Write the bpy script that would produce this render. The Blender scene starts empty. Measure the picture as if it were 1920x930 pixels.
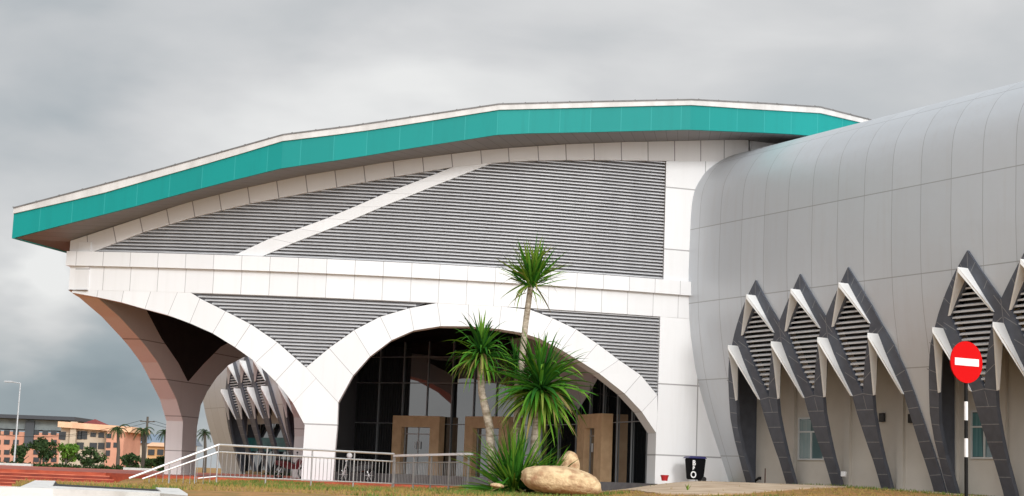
import bpy, bmesh, math, random
from math import sin, cos, tan, atan, atan2, sqrt, radians, pi
from mathutils import Vector, Matrix, noise
from mathutils.geometry import delaunay_2d_cdt

# ------------------------------------------------------------------ camera, sky, sun, exposure
SC = bpy.context.scene
COL = SC.collection
FPX = 3000.0; PITCH = atan(432/3000.0); ROLL = 0.038
cf = Vector((0, cos(PITCH), sin(PITCH))); r0 = Vector((1, 0, 0)); u0 = r0.cross(cf)
cr = r0*cos(ROLL)+u0*sin(ROLL); cu = -r0*sin(ROLL)+u0*cos(ROLL)
cam = bpy.data.cameras.new('camera'); camo = bpy.data.objects.new('camera', cam); COL.objects.link(camo)
M = Matrix((cr, cu, -cf)).transposed().to_4x4(); camo.matrix_world = M
cam.sensor_width = 36; cam.lens = FPX/1920*36; cam.clip_start = 0.5; cam.clip_end = 6000
SC.camera = camo

SUNV = Vector((0.40, -0.82, 0.385)).normalized()
W = bpy.data.worlds.new('World'); SC.world = W; W.use_nodes = True
nt = W.node_tree; nt.nodes.clear()
def wn(t, **k):
    n = nt.nodes.new(t)
    for a, b in k.items(): setattr(n, a, b)
    return n
def wm(op, a, b=None, c=None):
    n = wn('ShaderNodeMath', operation=op)
    for i, v in enumerate((a, b, c)):
        if v is None: continue
        if isinstance(v, (int, float)): n.inputs[i].default_value = v
        else: nt.links.new(v, n.inputs[i])
    return n.outputs[0]
def raydir(px, py): return (cf*FPX + cr*(px-960) - cu*(py-465))
sky = wn('ShaderNodeTexSky', sky_type='NISHITA', sun_disc=False)
sky.sun_elevation = math.asin(SUNV.z); sky.sun_rotation = atan2(SUNV.x, SUNV.y)
tc = wn('ShaderNodeTexCoord'); dirn = tc.outputs['Generated']
mp = wn('ShaderNodeMapping'); mp.inputs['Scale'].default_value = (1, 1, 2.3); mp.inputs['Location'].default_value = (3.1, 0.4, 0.2)
nt.links.new(dirn, mp.inputs['Vector'])
n1 = wn('ShaderNodeTexNoise'); n1.inputs['Scale'].default_value = 5.5; n1.inputs['Detail'].default_value = 5; n1.inputs['Roughness'].default_value = .48
n1.inputs['Distortion'].default_value = .35
nt.links.new(mp.outputs[0], n1.inputs['Vector'])
nw = wn('ShaderNodeTexNoise'); nw.inputs['Scale'].default_value = 9; nw.inputs['Detail'].default_value = 4
nt.links.new(mp.outputs[0], nw.inputs['Vector'])
vs = wn('ShaderNodeVectorMath', operation='SUBTRACT'); nt.links.new(nw.outputs['Color'], vs.inputs[0]); vs.inputs[1].default_value = (.5, .5, .5)
vm = wn('ShaderNodeVectorMath', operation='MULTIPLY_ADD'); nt.links.new(vs.outputs[0], vm.inputs[0]); vm.inputs[1].default_value = (.14, .05, .08); nt.links.new(dirn, vm.inputs[2])
vn = wn('ShaderNodeVectorMath', operation='NORMALIZE'); nt.links.new(vm.outputs[0], vn.inputs[0])
acc = wm('MULTIPLY_ADD', n1.outputs['Fac'], 0.56, 0.335)
# cloud masses: (pixel of the photo the mass was seen at -> direction), angular radius in degrees, brightness
for (px, py, rad, amp) in [(760, 175, 2.4, .24), (570, 228, 2.2, .22), (980, 190, 2.4, .16), (380, 240, 3.0, .14),
                           (60, 760, 3.6, -.29), (300, 730, 3.6, -.22), (40, 500, 1.5, .42), (100, 610, 1.6, .22), (90, 310, 3.2, -.10),
                           (1560, 60, 5.0, -.02), (120, 60, 4.0, -.06), (1800, 60, 5, .06), (1250, 120, 3.2, .05), (750, 60, 3.0, -.04)]:
    d = wn('ShaderNodeVectorMath', operation='DOT_PRODUCT'); nt.links.new(vn.outputs[0], d.inputs[0]); d.inputs[1].default_value = raydir(px, py).normalized()
    k = 1/(1-cos(radians(rad)))
    e = wm('EXPONENT', wm('MULTIPLY', wm('SUBTRACT', d.outputs['Value'], 1.0), k))
    acc = wm('MULTIPLY_ADD', e, amp, acc)
rp = wn('ShaderNodeValToRGB'); nt.links.new(acc, rp.inputs[0])
el = rp.color_ramp.elements; el[0].position = .12; el[0].color = (.155, .215, .26, 1)
el[1].position = .86; el[1].color = (.86, .86, .85, 1)
for p, c in ((.34, (.33, .385, .42, 1)), (.52, (.54, .56, .575, 1)), (.66, (.67, .675, .68, 1))):
    e = el.new(p); e.color = c
# the overcast is brighter on the side of the hidden sun
ds = wn('ShaderNodeVectorMath', operation='DOT_PRODUCT'); nt.links.new(dirn, ds.inputs[0]); ds.inputs[1].default_value = SUNV
glow = wm('MULTIPLY_ADD', wm('POWER', wm('MAXIMUM', ds.outputs['Value'], 0.0), 2.0), 3.4, 1.0)
bg1 = wn('ShaderNodeBackground'); nt.links.new(sky.outputs[0], bg1.inputs[0]); bg1.inputs[1].default_value = .08
bg2 = wn('ShaderNodeBackground'); nt.links.new(rp.outputs[0], bg2.inputs[0]); nt.links.new(glow, bg2.inputs[1])
mx = wn('ShaderNodeMixShader'); mx.inputs[0].default_value = .94
nt.links.new(bg1.outputs[0], mx.inputs[1]); nt.links.new(bg2.outputs[0], mx.inputs[2])
wo = wn('ShaderNodeOutputWorld'); nt.links.new(mx.outputs[0], wo.inputs[0])

sl = bpy.data.lights.new('sun', 'SUN'); sl.energy = 1.3; sl.angle = radians(10); sl.color = (1, .985, .965)
so = bpy.data.objects.new('sun', sl); COL.objects.link(so)
so.rotation_euler = SUNV.to_track_quat('Z', 'Y').to_euler()
SC.view_settings.view_transform = 'Standard'; SC.view_settings.look = 'None'; SC.view_settings.exposure = 0.0; SC.view_settings.gamma = 1
SC.view_settings.use_curve_mapping = False
SC.cycles.max_bounces = 6; SC.cycles.sample_clamp_indirect = 4

rnd = random.Random(7)
# ------------------------------------------------------------------ measuring rays from the camera onto real surfaces
def plane_hit(px, py, n, d):
    r = raydir(px, py); return r*(d/r.dot(n))
def at_depth(px, py, Y):
    r = raydir(px, py); return r*(Y/r.y)
def at_z(px, py, z):
    r = raydir(px, py); return r*(z/r.z)

# ------------------------------------------------------------------ materials
def s2l(c): return tuple((v/12.92 if v <= .04045 else ((v+.055)/1.055)**2.4) for v in c)
class Mat:
    def __init__(s, name, base=(.8, .8, .8), rough=.5, metal=0, spec=.5, ior=1.5):
        s.m = bpy.data.materials.new(name); s.m.use_nodes = True; s.t = s.m.node_tree
        s.b = s.t.nodes['Principled BSDF']; s.b.inputs['Base Color'].default_value = (*base, 1)
        s.b.inputs['Roughness'].default_value = rough; s.b.inputs['Metallic'].default_value = metal
        s.b.inputs['Specular IOR Level'].default_value = spec; s.b.inputs['IOR'].default_value = ior
        s.base = (*base, 1); s.col = None
    def n(s, t, **k):
        n = s.t.nodes.new(t)
        for a, b in k.items(): setattr(n, a, b)
        return n
    def l(s, a, b): s.t.links.new(a, b)
    def math(s, op, a, b=None, c=None):
        n = s.n('ShaderNodeMath', operation=op)
        for i, v in enumerate((a, b, c)):
            if v is None: continue
            if isinstance(v, (int, float)): n.inputs[i].default_value = v
            else: s.l(v, n.inputs[i])
        return n.outputs[0]
    def coord(s, kind='Object', scale=(1, 1, 1)):
        tc = s.n('ShaderNodeTexCoord'); mp = s.n('ShaderNodeMapping'); mp.inputs['Scale'].default_value = scale
        s.l(tc.outputs[kind], mp.inputs['Vector']); return mp.outputs[0]
    def noise(s, vec, scale, detail=4, rough=.55):
        n = s.n('ShaderNodeTexNoise'); n.inputs['Scale'].default_value = scale; n.inputs['Detail'].default_value = detail; n.inputs['Roughness'].default_value = rough
        s.l(vec, n.inputs['Vector']); return n.outputs['Fac']
    def mix(s, fac, a, b):
        n = s.n('ShaderNodeMix', data_type='RGBA')
        if isinstance(fac, (int, float)): n.inputs[0].default_value = fac
        else: s.l(fac, n.inputs[0])
        for i, v in ((6, a), (7, b)):
            if isinstance(v, tuple): n.inputs[i].default_value = (*v[:3], 1)
            else: s.l(v, n.inputs[i])
        return n.outputs[2]
    def rng(s, v, a, b, c=0, d=1):
        n = s.n('ShaderNodeMapRange'); s.l(v, n.inputs[0])
        for i, x in enumerate((a, b, c, d)): n.inputs[i+1].default_value = x
        return n.outputs[0]
    def setcol(s, c): s.l(c, s.b.inputs['Base Color']); s.col = c; return s
    def bump(s, h, strength=.3, dist=.02):
        n = s.n('ShaderNodeBump'); n.inputs['Strength'].default_value = strength; n.inputs['Distance'].default_value = dist
        s.l(h, n.inputs['Height']); s.l(n.outputs[0], s.b.inputs['Normal']); return s

def m_noise(name, c1, c2, scale=3, rough=.6, detail=5, bump=0, bdist=.02, vecscale=(1, 1, 1), metal=0, kind='Object', lo=.35, hi=.65):
    m = Mat(name, c1, rough, metal); f = m.noise(m.coord(kind, vecscale), scale, detail)
    m.setcol(m.mix(m.rng(f, lo, hi), c1, c2))
    if bump: m.bump(m.noise(m.coord(kind, vecscale), scale*4, detail), bump, bdist)
    return m.m

def m_panel(name, base, joint, lw=.012, lv=None, rough=.4, metal=0, var=.04, streak=.06, streakcol=None, hue=None, spec=.5, wob=.12):
    """cladding: joints at whole numbers of UV.u (and UV.v when lv), each panel a touch different, faint vertical dirt"""
    m = Mat(name, base, rough, metal, spec)
    uv = m.n('ShaderNodeUVMap'); sp = m.n('ShaderNodeSeparateXYZ'); m.l(uv.outputs[0], sp.inputs[0])
    def line(c, w):
        f = m.math('ABSOLUTE', m.math('SUBTRACT', m.math('FRACT', m.math('ADD', c, .5)), .5)); return m.math('LESS_THAN', f, w)
    L = line(sp.outputs[0], lw)
    if lv: L = m.math('MAXIMUM', L, line(sp.outputs[1], lv))
    cb = m.n('ShaderNodeCombineXYZ'); m.l(m.math('FLOOR', sp.outputs[0]), cb.inputs[0]); m.l(m.math('FLOOR', sp.outputs[1]), cb.inputs[1])
    wnn = m.n('ShaderNodeTexWhiteNoise', noise_dimensions='2D'); m.l(cb.outputs[0], wnn.inputs['Vector'])
    dark = tuple(v*(1-2*var) for v in base)
    c = m.mix(wnn.outputs['Value'], base, dark)
    st = m.noise(m.coord('Object', (1.7, 1.7, .12)), 2.2, 5, .6)
    sc = streakcol or tuple(v*.7 for v in base)
    c = m.mix(m.math('MULTIPLY', m.rng(st, .5, .75), streak*5), c, sc)
    c = m.mix(L, c, joint); m.setcol(c)
    b1 = m.n('ShaderNodeBump'); b1.inputs['Strength'].default_value = wob; b1.inputs['Distance'].default_value = .05
    m.l(m.noise(m.coord('Object'), 1.1, 2), b1.inputs['Height']); m.l(b1.outputs[0], m.b.inputs['Normal'])
    return m.m

WHITE = m_panel('white_cladding', (.78, .78, .785), (.34, .33, .33), lw=.010, lv=.010, rough=.38, var=.03, streak=.045, streakcol=(.62, .61, .59))
WHITEARCH = m_panel('white_arch_cladding', (.78, .78, .785), (.36, .35, .35), lw=.010, rough=.38, var=.035, streak=.045, streakcol=(.62, .61, .59))
BEAM = m_panel('white_beam_cladding', (.72, .70, .69), (.22, .20, .20), lw=.016, rough=.42, var=.04, streak=.03)
TEAL = m_panel('teal_fascia_paint', (.002, .25, .23), (.03, .31, .29), lw=.009, rough=.5, var=.05, streak=.14, streakcol=(.002, .21, .195), spec=.2)
SKIN = m_panel('silver_metal_cladding', (.61, .64, .675), (.36, .37, .38), lw=.008, lv=.0055, rough=.42, metal=.35, var=.03, streak=.07, streakcol=(.54, .54, .545), wob=.35)
STONE = m_noise('dark_grey_stone', s2l((.33, .345, .385)), s2l((.295, .31, .345)), 3, .5, bump=.06)
GROUT = m_noise('pale_grout', (.26, .265, .28), (.20, .20, .21), 9, .7)
LOUVR = m_noise('louvre_blade_metal', (.48, .48, .49), (.42, .42, .43), 1.2, .35, metal=.15, vecscale=(1, 1, .2))
LDARK = m_noise('louvre_backing', (.28, .28, .30), (.24, .24, .255), 2, .6)
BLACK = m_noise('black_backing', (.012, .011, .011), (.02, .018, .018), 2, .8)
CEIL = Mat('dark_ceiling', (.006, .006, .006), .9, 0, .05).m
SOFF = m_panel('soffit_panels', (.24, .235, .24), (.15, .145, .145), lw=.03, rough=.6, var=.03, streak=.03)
CAP = m_noise('white_flashing', (.62, .60, .58), (.50, .48, .46), 2, .45, vecscale=(1, 1, .2))
ROOF = m_noise('grey_roof_sheet', (.16, .15, .15), (.11, .105, .10), 3, .5)
HOOD = m_noise('white_hood_metal', (.82, .82, .81), (.74, .735, .72), 1.6, .35, vecscale=(1, 1, .35))
BLADE = m_noise('pale_slat_metal', (.66, .67, .69), (.56, .57, .59), 3, .4)
BEIGE = m_noise('beige_painted_wall', (.62, .58, .52), (.56, .52, .46), .7, .8, bump=.1)
TAN = m_noise('tan_stone_portal', s2l((.90, .75, .58)), s2l((.84, .68, .52)), 2.5, .55, bump=.08)
SIDE = m_panel('grey_side_cladding', (.80, .785, .77), (.30, .28, .27), lw=.012, lv=.012, rough=.45, var=.03, streak=.03)
JAMB = m_panel('ribbed_grey_jamb', (.13, .12, .125), (.05, .045, .05), lw=.09, rough=.5)
STEEL = Mat('stainless_steel', (.80, .80, .80), .3, .6).m
STEELD = m_noise('brushed_steel_bars', (.42, .41, .40), (.34, .33, .33), 4, .35, metal=.6)
MULL = Mat('aluminium_mullion', (.30, .31, .32), .4, .3).m
g = Mat('dark_glass', (.008, .010, .011), .02, 0, .5, 2.9); g.bump(g.noise(g.coord('Object'), .9, 2), .05, .02); GLASS = g.m
g = Mat('window_glass', (.10, .16, .17), .05, 0, .5, 1.9); GLASSB = g.m
TEALG = m_noise('teal_curtain', (.05, .15, .16), (.10, .22, .23), 9, .6, vecscale=(1, 1, .05), kind='Object')
ALU = Mat('window_frame_paint', (.62, .63, .62), .4).m
TERRA = m_noise('terracotta_tiles', s2l((.74, .33, .20)), s2l((.60, .24, .15)), 1.6, .55, bump=.1, vecscale=(1, 1, 3))
PORCH = m_noise('dark_granite', (.035, .03, .034), (.055, .05, .05), 6, .35)
BOUNCEF = m_noise('pale_bounce_floor', (.55, .50, .45), (.48, .44, .39), 2, .4)  # unseen porch floor top, made pale to bounce light onto the portals
TERRAD = m_noise('dark_terracotta', s2l((.60, .23, .14)), s2l((.46, .17, .11)), 1.6, .6, vecscale=(1, 1, 3))
NOSING = m_noise('pale_terracotta_nosing', s2l((.86, .50, .38)), s2l((.74, .38, .27)), 1.5, .6)
CONC = m_noise('pale_concrete', s2l((.80, .72, .62)), s2l((.68, .58, .48)), .8, .85, bump=.2)
KERB = m_noise('white_painted_kerb', (.70, .69, .67), (.50, .48, .45), 2.2, .7, bump=.15, lo=.45, hi=.8)
m = Mat('dry_grass_soil', (.3, .2, .1), .95)
f1 = m.noise(m.coord('Object'), .35, 6, .65); f2 = m.noise(m.coord('Object', (1, .35, 1)), 1.6, 5, .7); f3 = m.noise(m.coord('Object'), 9, 3)
c = m.mix(m.rng(f2, .38, .62), s2l((.70, .50, .29)), s2l((.54, .43, .20)))
c = m.mix(m.math('MULTIPLY', m.rng(f1, .54, .66), .8), c, s2l((.40, .44, .17)))
c = m.mix(m.math('MULTIPLY', m.rng(f3, .45, .7), .35), c, s2l((.36, .27, .16)))
m.setcol(c); m.bump(f3, .6, .05); SOIL = m.m
GRASSG = m_noise('green_grass_blades', s2l((.42, .50, .16)), s2l((.30, .38, .12)), 2, .7)
GRASSD = m_noise('dry_grass_blades', s2l((.62, .52, .28)), s2l((.50, .44, .20)), 2, .8)
ROCK = m_noise('tan_rock', s2l((.88, .77, .60)), s2l((.66, .50, .37)), 3.4, .9, detail=12, bump=1.0, bdist=.05, lo=.40, hi=.66)
BARK = m_noise('grey_bark', s2l((.78, .73, .66)), s2l((.52, .46, .38)), 5, .9, bump=.8, bdist=.03, vecscale=(1, 1, 2.5))
def m_leaf(name, cs):
    m = Mat(name, cs[0], .75, 0, .12); oi = m.n('ShaderNodeAttribute'); oi.attribute_name = 'tone'
    r = m.n('ShaderNodeValToRGB'); m.l(oi.outputs['Fac'], r.inputs[0])
    r.color_ramp.elements[0].color = (*cs[0], 1); r.color_ramp.elements[1].color = (*cs[-1], 1)
    for i, cc in enumerate(cs[1:-1]): e = r.color_ramp.elements.new((i+1)/(len(cs)-1)); e.color = (*cc, 1)
    m.setcol(r.outputs[0]); return m.m
LEAF = m_leaf('sword_leaf', [(.008, .045, .008), (.018, .10, .010), (.055, .19, .014), (.17, .29, .03), (.24, .20, .07)])
LEAFT = m_leaf('tree_leaf', [(.018, .035, .014), (.035, .065, .022), (.06, .10, .03)])
LEAFB = m_leaf('bright_leaf', [(.05, .11, .015), (.11, .22, .03), (.20, .33, .06)])
def flat(name, c, rough=.6, metal=0): return Mat(name, c, rough, metal).m
RED = Mat('red_sign_face', (.60, .001, .002), .6, 0, .12).m; WPAINT = flat('white_paint', (.82, .82, .82), .4); KPAINT = Mat('black_paint', (.006, .006, .006), .6, 0, .2).m
BINB = Mat('black_plastic', (.004, .004, .005), .8, 0, .1).m; BINL = flat('dark_blue_plastic', (.03, .028, .12), .4); BUCK = flat('red_plastic', (.45, .015, .02), .4)
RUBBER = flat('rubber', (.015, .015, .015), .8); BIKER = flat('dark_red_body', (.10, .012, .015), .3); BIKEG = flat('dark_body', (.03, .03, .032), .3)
ORANGE = m_noise('orange_render', s2l((.82, .60, .50)), s2l((.75, .53, .44)), .3, .85)
CREAM = m_noise('cream_render', s2l((.80, .74, .66)), s2l((.72, .66, .58)), .3, .85)
GREYW = m_noise('grey_render', s2l((.52, .56, .56)), s2l((.44, .47, .48)), .5, .85)
REDROOF = m_noise('red_tile_roof', s2l((.55, .22, .20)), s2l((.45, .17, .16)), 1, .8)
EAVE = m_noise('peach_eave', s2l((.92, .76, .62)), s2l((.86, .68, .55)), .5, .8)
DKROOF = flat('dark_roof', (.05, .055, .065), .6); BLUER = flat('blue_grey_roof', (.18, .24, .32), .5); DKWIN = flat('dark_window', (.03, .035, .04), .2)
YELL = m_noise('yellow_render', s2l((.85, .68, .48)), s2l((.78, .6, .42)), .4, .85)
POLEM = flat('galvanised_pole', (.50, .52, .54), .45, .4); WOODP = flat('grey_timber', (.10, .085, .07), .9)

# ------------------------------------------------------------------ objects
def tag(o, label=None, cat=None, group=None, kind=None):
    if label: o['label'] = label
    if cat: o['category'] = cat
    if group: o['group'] = group
    if kind: o['kind'] = kind
    return o
def empty(name, loc, label, cat, group=None):
    o = bpy.data.objects.new(name, None); COL.objects.link(o); o.location = loc; o.empty_display_size = .3
    return tag(o, label, cat, group)
def link(name, bm, mats, parent=None, smooth=False, recalc=True, label=None):
    if recalc: bmesh.ops.recalc_face_normals(bm, faces=bm.faces[:])
    me = bpy.data.meshes.new(name); bm.to_mesh(me); bm.free()
    for m in (mats if isinstance(mats, (list, tuple)) else [mats]): me.materials.append(m)
    if smooth: me.polygons.foreach_set('use_smooth', [True]*len(me.polygons))
    o = bpy.data.objects.new(name, me); COL.objects.link(o)
    if parent:
        o.parent = parent
        # parts are modelled in world coordinates; a part's own world matrix is the identity, an empty's is its location
        o.matrix_parent_inverse = Matrix.Translation(-parent.location) if parent.type == 'EMPTY' else Matrix.Identity(4)
    if label: o['label'] = label
    return o
def copy_tree(o, parent=None):
    c = o.copy(); COL.objects.link(c)
    if parent: c.parent = parent
    for ch in [x for x in COL.objects if x.parent == o]: copy_tree(ch, c)
    return c
def NB(): return bmesh.new()
def quad(bm, a, b, c, d, mi=0):
    f = bm.faces.new([bm.verts.new(p) for p in (a, b, c, d)]); f.material_index = mi; return f
def prism(bm, base, top, mi=0, caps=True):
    """two equal loops of points -> closed solid"""
    A = [bm.verts.new(p) for p in base]; B = [bm.verts.new(p) for p in top]; n = len(A)
    fs = [bm.faces.new((A[i], A[(i+1) % n], B[(i+1) % n], B[i])) for i in range(n)]
    if caps: fs += [bm.faces.new(A[::-1]), bm.faces.new(B)]
    for f in fs: f.material_index = mi
    return fs
def box(bm, c, size, rz=0, mi=0, bev=0):
    sx, sy, sz = (s/2 for s in size); c = Vector(c); R = Matrix.Rotation(rz, 3, 'Z')
    P = [c+R@Vector((x, y, z)) for z in (-sz, sz) for x, y in ((-sx, -sy), (sx, -sy), (sx, sy), (-sx, sy))]
    fs = prism(bm, P[:4], P[4:], mi)
    if bev:
        es = list({e for f in fs for e in f.edges}); bmesh.ops.bevel(bm, geom=es, offset=bev, segments=2, affect='EDGES')
def tube(bm, pts, rad, seg=8, mi=0, closed=False, caps=True):
    pts = [Vector(p) for p in pts]; n = len(pts); rings = []
    rr = rad if isinstance(rad, (list, tuple)) else [rad]*n
    tot = pts[-1]-pts[0]; up = Vector((0, 1, 0)) if (not closed and abs(tot.z) > .8*tot.length) else Vector((0, 0, 1))
    for i, p in enumerate(pts):
        a = pts[(i-1) % n] if (i or closed) else p; b = pts[(i+1) % n] if (i < n-1 or closed) else p
        t = (b-a).normalized(); s = t.cross(up)
        if s.length < .05: s = t.cross(Vector((1, 0, 0)))
        s.normalize(); v = s.cross(t)
        rings.append([bm.verts.new(p+(s*cos(2*pi*k/seg)+v*sin(2*pi*k/seg))*rr[i]) for k in range(seg)])
    for i in range(n if closed else n-1):
        A, B = rings[i], rings[(i+1) % n]
        for k in range(seg): bm.faces.new((A[k], A[(k+1) % seg], B[(k+1) % seg], B[k])).material_index = mi
    if caps and not closed:
        bm.faces.new(rings[0][::-1]).material_index = mi; bm.faces.new(rings[-1]).material_index = mi

def poly_interp(P, x):
    if x <= P[0][0]: a, b = P[0], P[1]
    elif x >= P[-1][0]: a, b = P[-2], P[-1]
    else:
        for a, b in zip(P, P[1:]):
            if a[0] <= x <= b[0]: break
    t = (x-a[0])/(b[0]-a[0]); return a[1]+(b[1]-a[1])*t
def inside(p, poly):
    x, y = p; r = False; n = len(poly)
    for i in range(n):
        x1, y1 = poly[i]; x2, y2 = poly[(i+1) % n]
        if (y1 > y) != (y2 > y) and x < (x2-x1)*(y-y1)/(y2-y1)+x1: r = not r
    return r
def densify(poly, du, dv, closed=True):
    out = []; n = len(poly)
    for i in range(n if closed else n-1):
        a, b = poly[i], poly[(i+1) % n]
        k = max(1, int(max(abs(b[0]-a[0])/du, abs(b[1]-a[1])/dv)+.999))
        for j in range(k): out.append((a[0]+(b[0]-a[0])*j/k, a[1]+(b[1]-a[1])*j/k))
    if not closed: out.append(tuple(poly[-1]))
    return out
def slab(bm, surf, outer, holes, w0, w1, du=2.0, dv=2.0, uvf=lambda u, v: (u, v), mi=0, back=True):
    uvl = bm.loops.layers.uv.verify()
    loops = [densify(outer, du, dv)]+[densify(h, du, dv) for h in holes]
    vs = []; es = []
    for L in loops:
        b = len(vs); vs += L; es += [(b+i, b+(i+1) % len(L)) for i in range(len(L))]
    nb = len(vs)
    us = [p[0] for p in outer]; ws = [p[1] for p in outer]
    nu = int((max(us)-min(us))/du)+1; nv = int((max(ws)-min(ws))/dv)+1
    for i in range(1, nu+1):
        for j in range(1, nv+1):
            p = (min(us)+(max(us)-min(us))*i/(nu+1)+.0013, min(ws)+(max(ws)-min(ws))*j/(nv+1)+.0011)
            if inside(p, outer) and not any(inside(p, h) for h in holes): vs.append(p)
    V, E, F, *_ = delaunay_2d_cdt([Vector(p) for p in vs], es, [], 0, 1e-5)
    fr = [bm.verts.new(surf(p[0], p[1], w0)) for p in V]
    bk = [bm.verts.new(surf(p[0], p[1], w1)) for p in V] if back else None
    for f in F:
        cx = sum(V[i][0] for i in f)/len(f); cy = sum(V[i][1] for i in f)/len(f)
        if not inside((cx, cy), outer) or any(inside((cx, cy), h) for h in holes): continue
        try: nf = bm.faces.new([fr[i] for i in f])
        except ValueError: continue
        nf.material_index = mi
        for l, i in zip(nf.loops, f): l[uvl].uv = uvf(V[i][0], V[i][1])
        if back:
            nf = bm.faces.new([bk[i] for i in f[::-1]]); nf.material_index = mi
            for l, i in zip(nf.loops, f[::-1]): l[uvl].uv = uvf(V[i][0], V[i][1])
    for L in loops:
        n = len(L)
        for i in range(n):
            a, b = L[i], L[(i+1) % n]
            nf = quad(bm, surf(a[0], a[1], w0), surf(b[0], b[1], w0), surf(b[0], b[1], w1), surf(a[0], a[1], w1), mi)
            for l, (p, o) in zip(nf.loops, ((a, 0), (b, 0), (b, .35), (a, .35))): q = uvf(p[0], p[1]); l[uvl].uv = (q[0]+0, q[1])
    bmesh.ops.remove_doubles(bm, verts=bm.verts[:], dist=1e-4)
def strip(bm, surf, ins, outs, w0, w1, us=None, sub=1, mi=0, bmi=0):
    """band between two equal lists of (u, v) points, with thickness; UV.u = station index"""
    uvl = bm.loops.layers.uv.verify(); n = len(ins); us = us or list(range(n))
    P = []
    for i in range(n-1):
        for k in range(sub):
            t = k/sub; P.append(tuple(tuple(a[j]+(b[j]-a[j])*t for j in (0, 1)) for a, b in ((ins[i], ins[i+1]), (outs[i], outs[i+1])))+(us[i]+(us[i+1]-us[i])*t,))
    P.append((ins[-1], outs[-1], us[-1]))
    def F(pts, uvs, m_=None):
        f = quad(bm, *pts, mi if m_ is None else m_)
        for l, q in zip(f.loops, uvs): l[uvl].uv = q
    for (a, b, u), (c, d, v) in zip(P, P[1:]):
        A0, B0, C0, D0 = (surf(*p, w0) for p in (a, b, c, d)); A1, B1, C1, D1 = (surf(*p, w1) for p in (a, b, c, d))
        F((A0, C0, D0, B0), ((u, .3), (v, .3), (v, .7), (u, .7)))
        F((A1, B1, D1, C1), ((u, .3), (u, .7), (v, .7), (v, .3)), bmi)
        F((A0, A1, C1, C0), ((u, .3), (u, .3), (v, .3), (v, .3))); F((B0, D0, D1, B1), ((u, .3), (v, .3), (v, .3), (u, .3)))
    a, b, u = P[0]; F((surf(*a, w0), surf(*b, w0), surf(*b, w1), surf(*a, w1)), ((u+.3, .3),)*4)
    a, b, u = P[-1]; F((surf(*a, w0), surf(*a, w1), surf(*b, w1), surf(*b, w0)), ((u+.3, .3),)*4)
    bmesh.ops.remove_doubles(bm, verts=bm.verts[:], dist=1e-4)
def louvre(bm, surf, poly, pitch, lip, depth, rise, z0=None, seg=2.2, mi=0, th=.03):
    zs = [p[1] for p in poly]; z = (z0 if z0 is not None else min(zs)+pitch*.4)
    while z < max(zs):
        xs = []; n = len(poly)
        for i in range(n):
            a, b = poly[i], poly[(i+1) % n]
            if (a[1] > z) != (b[1] > z): xs.append(a[0]+(b[0]-a[0])*(z-a[1])/(b[1]-a[1]))
        xs.sort()
        for x0, x1 in zip(xs[::2], xs[1::2]):
            if x1-x0 < .05: continue
            k = max(1, int((x1-x0)/seg)); R = []
            for j in range(k+1):
                x = x0+(x1-x0)*j/k
                R.append([bm.verts.new(surf(x, zz, w)) for zz, w in ((z, 0), (z+lip, 0), (z+lip+rise, -depth), (z+lip+rise-th, -depth), (z+.012, -.02))])
            for A, B in zip(R, R[1:]):
                for q in range(5): bm.faces.new((A[q], A[(q+1) % 5], B[(q+1) % 5], B[q])).material_index = mi
            bm.faces.new(R[0][::-1]); bm.faces.new(R[-1])
        z += pitch

# ------------------------------------------------------------------ GROUND
def gh(x, y):
    """height of the yard: the eye is at zero"""
    def sm(a, b, t): t = max(0, min(1, (t-a)/(b-a))); return t*t*(3-2*t)
    z = -.50
    z += .64*sm(3, 8.5, x-.10*(y-67))*sm(42, 62, y)             # rises to the metal building
    q = x/max(y, 1); z -= .09*(1-sm(-.26, -.12, q))*sm(30, 40, y)
    #                                            # falls away to the foot of the red steps
    low = max((1-sm(-.312, -.298, q))*sm(30, 34, y), (1-sm(-.262, -.228, q))*sm(48, 55, y))
    z -= .80*low*(1-sm(72, 76, y))
    z -= .55*(1-sm(10, 34, y))
    z -= .35*sm(80, 130, y)
    z += .02*noise.noise(Vector((x*.5, y*.35, 0)))+.035*noise.noise(Vector((x*.13, y*.1, 3)))
    return z
bm = NB()
xs = [-900, -500, -300, -180, -110, -70, -50]+[-40+i*.9 for i in range(90)]+[45, 60, 90, 150, 260, 500, 900]
ys = [-60, -20, 0, 8, 14]+[18+i*.7 for i in range(88)]+[82, 88, 95, 110, 130, 160, 220, 320, 500, 900, 1800]
G = [[bm.verts.new((x, y, gh(x, y))) for x in xs] for y in ys]
for j in range(len(ys)-1):
    for i in range(len(xs)-1): bm.faces.new((G[j][i], G[j][i+1], G[j+1][i+1], G[j+1][i]))
tag(link('ground', bm, SOIL, smooth=True), kind='structure')

# ------------------------------------------------------------------ THE METAL BARREL BUILDING
va = radians(29.286); DD = Vector((-sin(va), cos(va), 0)); NN = Vector((-cos(va), -sin(va), 0))
PROF = [(-42.75, -.6), (-42.62, 0), (-42.2, 1.1), (-41.84, 1.97), (-41.3, 3.43), (-40.89, 4.79), (-40.67, 5.93), (-40.51, 7.08), (-40.42, 8.93), (-40.44, 10.5),
        (-40.48, 11.9), (-40.6, 12.7), (-40.85, 13.25), (-41.3, 13.83), (-42.15, 14.42), (-43.15, 14.78), (-44.6, 15.05), (-47, 15.3), (-51, 15.25), (-56, 14.2), (-60, 12.2), (-62.5, 9.5), (-63.2, 6), (-62.5, 2.5), (-61.3, -.6)]
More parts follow.
